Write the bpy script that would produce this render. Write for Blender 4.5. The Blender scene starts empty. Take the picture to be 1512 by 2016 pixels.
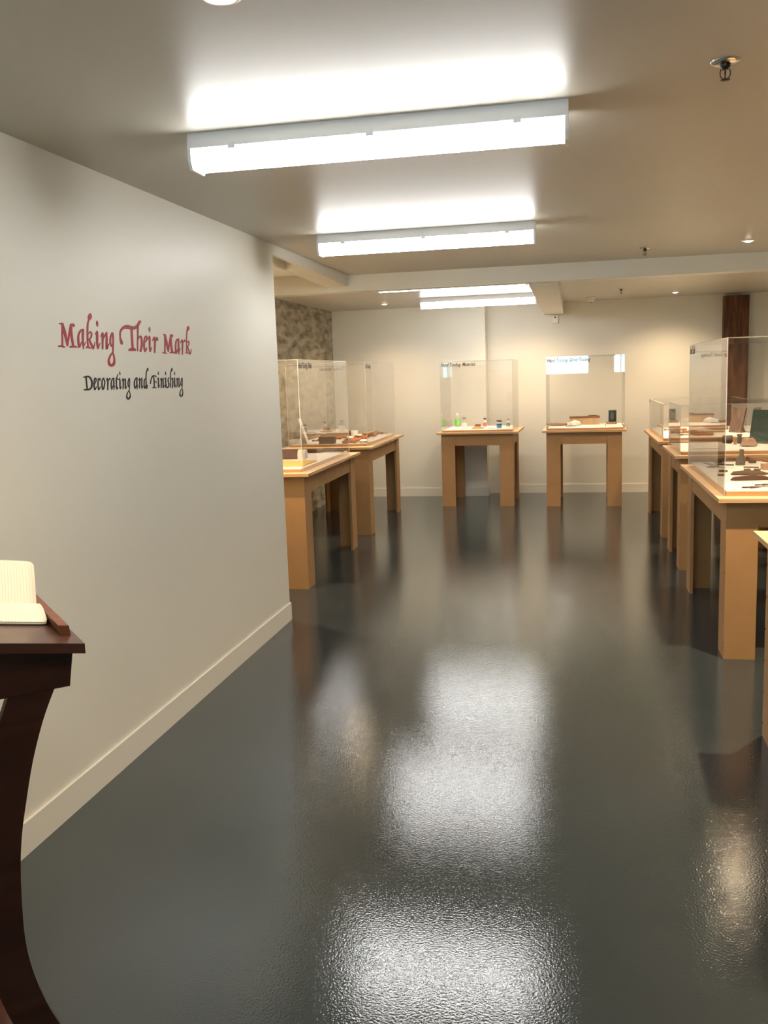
import bpy, bmesh, math, random
from mathutils import Vector, Matrix
random.seed(7)
C = bpy.context.scene.collection
PI = math.pi
TITLE='520,2707,520,2707,554,2689,552,2731,608,2692,606,2739,682,2696,683,2750,736,2699,752,2756,759,2700,800,2749,777,2700,824,2737,794,2699,835,2729,835,2707,835,2707/756,2734,756,2734,687,2705,814,2710,670,2605,793,2609,646,2462,764,2466,623,2319,737,2323,604,2176,715,2180,586,2034,696,2038,574,1934,682,1937,625,1913,625,1913/730,2744,730,2744,671,2701,814,2730,700,2611,858,2642,741,2482,920,2514,784,2348,969,2376,832,2199,990,2219,882,2042,998,2055,918,1930,1001,1940,962,1918,962,1918/967,1932,967,1932,1023,1950,928,1954,1055,2022,951,2026,1104,2126,987,2131,1163,2248,1037,2255,1246,2407,1112,2415,1341,2586,1200,2594,1409,2714,1263,2722,1352,2749,1352,2749/1347,2735,1347,2735,1258,2698,1422,2704,1245,2629,1410,2636,1227,2527,1393,2536,1222,2404,1387,2418,1239,2241,1400,2258,1269,2058,1425,2075,1291,1928,1443,1944,1371,1905,1371,1905/1254,2720,1254,2720,1290,2702,1286,2746,1353,2708,1350,2754,1435,2714,1442,2766,1472,2712,1535,2766,1460,2707,1589,2730,1446,2684,1598,2693,1436,2663,1602,2670,1513,2632,1513,2632/330,1897,330,1897,375,1883,352,1926,419,1891,396,1937,476,1900,465,1952,528,1902,551,1959,593,1891,642,1946,673,1873,728,1926,732,1859,787,1911,797,1876,797,1876/1084,1896,1084,1896,1132,1875,1119,1928,1197,1880,1183,1940,1287,1886,1279,1957,1368,1890,1382,1966,1449,1890,1483,1958,1539,1887,1574,1943,1605,1884,1636,1931,1656,1904,1656,1904|2235,2589,2235,2589,2194,2603,2210,2564,2140,2599,2162,2551,2054,2587,2103,2533,1959,2556,2053,2508,1877,2504,1993,2469,1803,2440,1925,2415,1745,2366,1875,2356,1711,2284,1852,2285,1693,2196,1845,2203,1687,2113,1843,2123,1689,2026,1838,2037,1701,1940,1837,1955,1744,1879,1832,1927,1871,1910,1780,1933,1918,1972,1834,1987,1963,2028,1891,2043,2014,2075,1948,2091,2067,2121,2003,2137,2105,2153,2042,2170,2090,2175,2090,2175/2173,2597,2173,2597,2086,2563,2244,2566,2065,2490,2228,2493,2036,2384,2205,2388,2018,2263,2183,2270,2022,2117,2162,2125,2038,1958,2141,1965,2051,1846,2127,1851,2089,1833,2089,1833/2126,1959,2126,1959,2169,1965,2109,1978,2211,2008,2156,2020,2269,2067,2221,2078,2311,2111,2268,2120,2299,2125,2299,2125|2793,3216,2793,3216,2695,3177,2873,3183,2665,3147,2888,3154,2624,3106,2907,3109,2597,3070,2900,3058,2594,3035,2850,3011,2598,2993,2781,2971,2595,2954,2723,2936,2577,2927,2686,2907,2550,2901,2662,2885,2522,2867,2643,2858,2499,2826,2624,2822,2478,2779,2607,2778,2458,2718,2591,2721,2441,2640,2575,2644,2424,2549,2558,2554,2409,2452,2542,2457,2393,2346,2525,2351,2378,2234,2507,2239,2369,2133,2496,2140,2372,2046,2494,2056,2381,1972,2497,1982,2388,1921,2501,1931,2447,1904,2447,1904/2503,2409,2503,2409,2548,2411,2498,2431,2607,2440,2547,2465,2684,2475,2621,2513,2698,2482,2729,2543,2688,2474,2806,2504,2705,2434,2828,2450,2708,2392,2830,2397,2693,2356,2811,2347,2664,2318,2773,2298,2630,2288,2720,2254,2582,2264,2643,2220,2518,2242,2562,2198,2469,2226,2508,2184,2452,2195,2452,2195/2560,2224,2560,2224,2519,2189,2633,2216,2546,2139,2675,2170,2586,2069,2733,2103,2628,2004,2785,2038,2672,1942,2816,1971,2721,1881,2836,1909,2803,1842,2823,1892,2892,1886,2807,1899,2930,1947,2842,1955,2960,2005,2876,2011,2981,2054,2910,2058,2996,2101,2942,2104,3006,2133,2964,2136,2989,2143,2989,2143/2244,1923,2244,1923,2285,1891,2303,1954,2326,1888,2347,1957,2384,1883,2413,1959,2437,1879,2483,1956,2497,1877,2550,1943,2565,1873,2610,1925,2614,1871,2650,1912,2663,1886,2663,1886|3287,2959,3287,2959,3235,2939,3330,2942,3216,2913,3339,2918,3191,2875,3351,2883,3179,2834,3355,2849,3196,2793,3345,2810,3227,2754,3328,2767,3249,2727,3315,2735,3284,2719,3284,2719/3057,2405,3057,2405,3116,2416,3032,2430,3157,2460,3075,2474,3212,2517,3135,2533,3218,2530,3210,2576,3162,2527,3281,2535,3136,2476,3288,2480,3111,2407,3286,2412,3092,2320,3274,2325,3075,2217,3254,2223,3069,2117,3237,2126,3079,2016,3223,2026,3102,1919,3213,1930,3143,1857,3207,1891,3250,1894,3173,1906,3301,1968,3217,1977,3344,2030,3262,2041,3373,2065,3310,2079,3399,2095,3355,2106,3416,2115,3386,2123,3409,2126,3409,2126|3461,2336,3461,2336,3498,2343,3443,2351,3548,2397,3487,2406,3619,2468,3547,2481,3658,2498,3603,2532,3583,2492,3707,2507,3565,2448,3719,2455,3547,2386,3719,2391,3533,2311,3702,2314,3519,2222,3674,2224,3506,2131,3648,2135,3497,2036,3630,2041,3489,1942,3614,1946,3484,1876,3604,1880,3541,1855,3541,1855/3641,2267,3641,2267,3689,2273,3624,2287,3740,2312,3665,2329,3813,2368,3723,2387,3879,2421,3781,2442,3931,2470,3841,2489,3976,2516,3900,2533,4007,2548,3942,2562,3990,2569,3990,2569/3962,2548,3962,2548,3905,2525,4012,2529,3884,2451,4009,2456,3854,2345,4005,2350,3828,2231,3995,2236,3805,2099,3971,2102,3785,1958,3941,1962,3787,1865,3930,1885,3949,1875,3830,1899,3998,1946,3884,1961,4039,2008,3943,2024,4072,2045,3999,2063,4105,2081,4053,2094,4128,2106,4090,2116,4119,2119,4119,2119|4442,2566,4442,2566,4369,2554,4473,2536,4322,2511,4432,2493,4255,2449,4377,2432,4199,2378,4333,2368,4163,2301,4303,2299,4140,2220,4281,2223,4134,2145,4273,2155,4152,2074,4284,2093,4188,2012,4308,2038,4261,1968,4305,2022,4368,2003,4283,2026,4414,2056,4334,2070,4443,2094,4372,2106,4421,2114,4421,2114/4431,2559,4431,2559,4351,2517,4523,2537,4367,2465,4528,2483,4388,2389,4534,2403,4397,2302,4531,2309,4385,2195,4513,2198,4360,2075,4486,2076,4337,1969,4461,1971,4326,1891,4447,1893,4317,1832,4433,1829,4291,1782,4398,1765,4233,1740,4327,1708,4148,1698,4245,1662,4063,1647,4179,1616,3991,1583,4124,1559,3927,1515,4075,1497,3882,1449,4048,1441,3862,1386,4049,1394,3864,1325,4068,1352,3890,1272,4093,1324,3952,1228,4118,1309,4041,1200,4147,1299,4147,1189,4164,1297,4257,1200,4181,1300,4358,1228,4212,1311,4437,1273,4241,1326,4479,1329,4277,1353,4495,1389,4316,1398,4500,1450,4343,1449,4498,1514,4352,1506,4487,1581,4347,1570,4470,1643,4338,1628,4444,1698,4326,1682,4412,1748,4311,1732,4390,1781,4299,1766,4336,1791,4336,1791|5176,2079,5176,2079,5263,2130,5062,2101,5260,2155,5047,2125,5254,2191,5026,2159,5237,2236,5010,2201,5198,2285,5000,2252,5150,2337,4994,2315,5123,2394,4994,2383,5125,2462,4998,2457,5146,2535,5010,2537,5189,2598,5043,2614,5260,2649,5109,2686,5352,2693,5199,2753,5440,2723,5305,2811,5514,2733,5428,2857,5590,2734,5562,2888,5669,2734,5701,2905,5758,2733,5845,2906,5873,2729,5973,2895,5996,2727,6084,2886,6112,2724,6187,2881,6237,2724,6271,2877,6382,2739,6328,2878,6519,2775,6395,2888,6629,2819,6481,2909,6722,2863,6559,2934,6801,2905,6611,2961,6864,2946,6652,2994,6917,2984,6697,3030,6969,3025,6747,3068,7016,3066,6795,3106,7048,3095,6829,3133,6989,3157,6989,3157/6109,2813,6109,2813,6006,2769,6210,2783,6003,2667,6204,2680,5998,2521,6197,2533,5995,2372,6190,2384,5995,2219,6186,2230,5995,2063,6183,2073,5996,1953,6181,1963,6088,1924,6088,1924/5674,1869,5674,1869,5770,1838,5729,1922,5849,1841,5801,1943,5953,1843,5914,1972,6034,1844,6052,1990,6118,1847,6189,1980,6228,1850,6301,1957,6311,1852,6373,1940,6417,1889,6417,1889|6703,2922,6703,2922,6608,2886,6788,2894,6596,2766,6764,2773,6577,2596,6729,2601,6557,2438,6696,2442,6532,2315,6668,2317,6506,2203,6641,2205,6488,2100,6617,2104,6484,2000,6598,2005,6489,1911,6583,1914,6493,1849,6572,1852,6532,1836,6532,1836/6624,2338,6624,2338,6675,2343,6609,2359,6747,2388,6668,2408,6844,2446,6754,2475,6883,2462,6866,2524,6847,2456,6992,2494,6863,2414,7034,2437,6873,2353,7056,2369,6875,2274,7062,2285,6867,2181,7052,2185,6846,2091,7026,2087,6800,2001,6976,1989,6739,1913,6912,1897,6694,1850,6867,1833,6758,1810,6758,1810|7241,2222,7241,2222,7294,2222,7235,2244,7358,2251,7289,2276,7449,2295,7361,2319,7523,2348,7405,2359,7551,2410,7417,2405,7551,2473,7411,2458,7526,2521,7398,2482,7419,2541,7427,2475,7319,2516,7417,2471,7249,2475,7385,2451,7201,2419,7348,2407,7161,2351,7311,2345,7129,2279,7281,2276,7100,2203,7261,2204,7077,2122,7249,2127,7071,2043,7246,2054,7086,1956,7252,1971,7118,1871,7266,1892,7210,1811,7245,1870,7337,1865,7235,1884,7402,1945,7313,1957,7448,2004,7371,2013,7422,2023,7422,2023|7827,2910,7827,2910,7774,2893,7868,2894,7755,2869,7872,2870,7729,2834,7876,2837,7717,2796,7875,2805,7733,2757,7864,2769,7762,2720,7849,2729,7784,2695,7837,2700,7813,2689,7813,2689/7583,2364,7583,2364,7641,2374,7555,2386,7687,2423,7601,2434,7750,2485,7664,2500,7754,2500,7749,2546,7696,2493,7825,2501,7671,2435,7829,2439,7647,2359,7826,2364,7629,2266,7812,2271,7612,2158,7790,2162,7604,2057,7773,2064,7609,1965,7762,1973,7624,1881,7757,1891,7659,1825,7753,1859,7787,1853,7689,1868,7830,1913,7732,1923,7866,1966,7777,1976,7892,2004,7820,2014,7915,2039,7862,2046,7930,2063,7891,2068,7917,2073,7917,2073|7998,2311,7998,2311,8044,2319,7976,2328,8106,2374,8021,2385,8189,2446,8087,2464,8195,2461,8199,2522,8148,2448,8308,2471,8152,2381,8336,2396,8151,2302,8346,2312,8143,2215,8332,2220,8127,2117,8302,2118,8112,2025,8273,2026,8097,1942,8250,1943,8083,1866,8228,1867,8073,1814,8212,1815,8137,1790,8137,1790/8274,2278,8274,2278,8340,2291,8239,2302,8395,2352,8286,2364,8470,2434,8352,2448,8502,2465,8430,2513,8410,2455,8569,2475,8406,2399,8588,2413,8402,2354,8599,2368,8503,2327,8503,2327|9113,2643,9113,2643,9140,2620,9164,2663,9188,2614,9216,2666,9253,2606,9287,2669,9300,2600,9339,2672,9386,2633,9386,2633/9321,2651,9321,2651,9238,2620,9398,2627,9229,2521,9386,2528,9216,2380,9368,2385,9200,2238,9347,2242,9177,2097,9320,2099,9151,1955,9290,1957,9133,1855,9269,1857,9196,1833,9196,1833/9305,2659,9305,2659,9211,2610,9425,2637,9246,2512,9464,2539,9296,2372,9520,2398,9348,2233,9564,2257,9406,2098,9586,2116,9467,1964,9596,1976,9511,1870,9602,1878,9560,1859,9560,1859/9564,1881,9564,1881,9623,1897,9521,1901,9674,1988,9556,1992,9748,2118,9607,2123,9823,2250,9664,2256,9900,2385,9734,2391,9978,2522,9809,2529,10033,2618,9862,2625,9964,2651,9964,2651/9953,2665,9953,2665,9856,2630,10043,2638,9843,2533,10034,2541,9826,2394,10022,2403,9819,2251,10018,2263,9833,2104,10030,2118,9859,1955,10050,1969,9877,1850,10065,1864,9976,1826,9976,1826/9851,2642,9851,2642,9890,2622,9896,2666,9949,2621,9957,2672,10022,2618,10050,2679,10041,2615,10153,2672,10026,2616,10199,2632,10018,2597,10192,2598,10011,2579,10186,2578,10087,2549,10087,2549/8918,1831,8918,1831,8952,1802,8981,1854,9066,1795,9096,1849,9225,1785,9256,1841,9341,1777,9373,1835,9410,1803,9410,1803/9672,1826,9672,1826,9756,1804,9713,1868,9817,1811,9773,1880,9897,1819,9868,1898,9960,1823,9985,1906,10035,1821,10098,1893,10133,1815,10194,1871,10206,1809,10258,1855,10275,1826,10275,1826|10824,2510,10824,2510,10770,2520,10805,2485,10694,2508,10741,2467,10575,2485,10664,2442,10461,2433,10608,2408,10393,2357,10560,2347,10348,2266,10515,2263,10316,2171,10482,2172,10291,2065,10469,2070,10279,1955,10469,1963,10280,1871,10471,1882,10299,1822,10467,1839,10352,1789,10444,1833,10469,1805,10382,1827,10517,1850,10426,1862,10576,1915,10485,1926,10628,1973,10539,1984,10669,2015,10584,2026,10704,2050,10624,2061,10728,2074,10651,2085,10704,2093,10704,2093/10777,2507,10777,2507,10681,2475,10863,2480,10660,2385,10850,2390,10633,2257,10832,2262,10619,2126,10813,2133,10633,1994,10793,2001,10661,1862,10771,1867,10682,1769,10755,1772,10719,1759,10719,1759/10775,1896,10775,1896,10818,1905,10748,1911,10854,1958,10791,1963,10903,2030,10849,2034,10938,2083,10892,2086,10921,2092,10921,2092|10957,2298,10957,2298,11003,2305,10936,2314,11064,2356,10985,2367,11146,2423,11055,2439,11172,2440,11147,2488,11116,2434,11258,2452,11115,2380,11280,2390,11107,2288,11280,2293,11087,2126,11249,2129,11059,1927,11199,1928,11038,1783,11161,1784,11096,1764,11096,1764/11228,2278,11228,2278,11282,2286,11203,2297,11348,2343,11263,2355,11437,2419,11346,2434,11490,2456,11426,2490,11424,2449,11544,2465,11424,2405,11556,2414,11423,2369,11561,2378,11493,2352,11493,2352|11969,3143,11969,3143,11860,3102,12078,3116,11841,3071,12095,3086,11815,3031,12115,3041,11797,3001,12104,2987,11795,2986,12037,2944,11773,2949,11967,2923,11746,2892,11905,2885,11716,2812,11857,2811,11684,2714,11815,2715,11654,2606,11781,2608,11631,2485,11754,2488,11611,2353,11735,2357,11593,2225,11720,2229,11578,2092,11708,2096,11564,1961,11700,1966,11555,1870,11695,1875,11623,1850,11623,1850/11700,2319,11700,2319,11749,2323,11685,2336,11808,2355,11733,2372,11888,2397,11803,2422,11892,2405,11916,2456,11872,2398,12000,2417,11887,2355,12017,2364,11885,2311,12012,2310,11860,2270,11978,2259,11815,2226,11924,2210,11772,2191,11867,2170,11733,2168,11807,2141,11692,2152,11747,2123,11660,2140,11709,2113,11655,2117,11655,2117/11769,2146,11769,2146,11724,2121,11835,2137,11746,2074,11870,2091,11778,2006,11920,2027,11817,1943,11966,1964,11863,1880,12000,1900,11916,1819,12030,1840,12015,1782,12013,1823,12103,1829,12011,1838,12147,1896,12053,1901,12180,1955,12092,1960,12197,1998,12125,2001,12205,2035,12152,2037,12210,2061,12172,2062,12194,2067,12194,2067/11436,1850,11436,1850,11502,1834,11466,1881,11543,1838,11507,1890,11589,1841,11576,1904,11615,1841,11673,1905,11667,1834,11756,1883,11744,1818,11820,1855,11801,1806,11862,1834,11858,1812,11858,1812'
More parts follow.
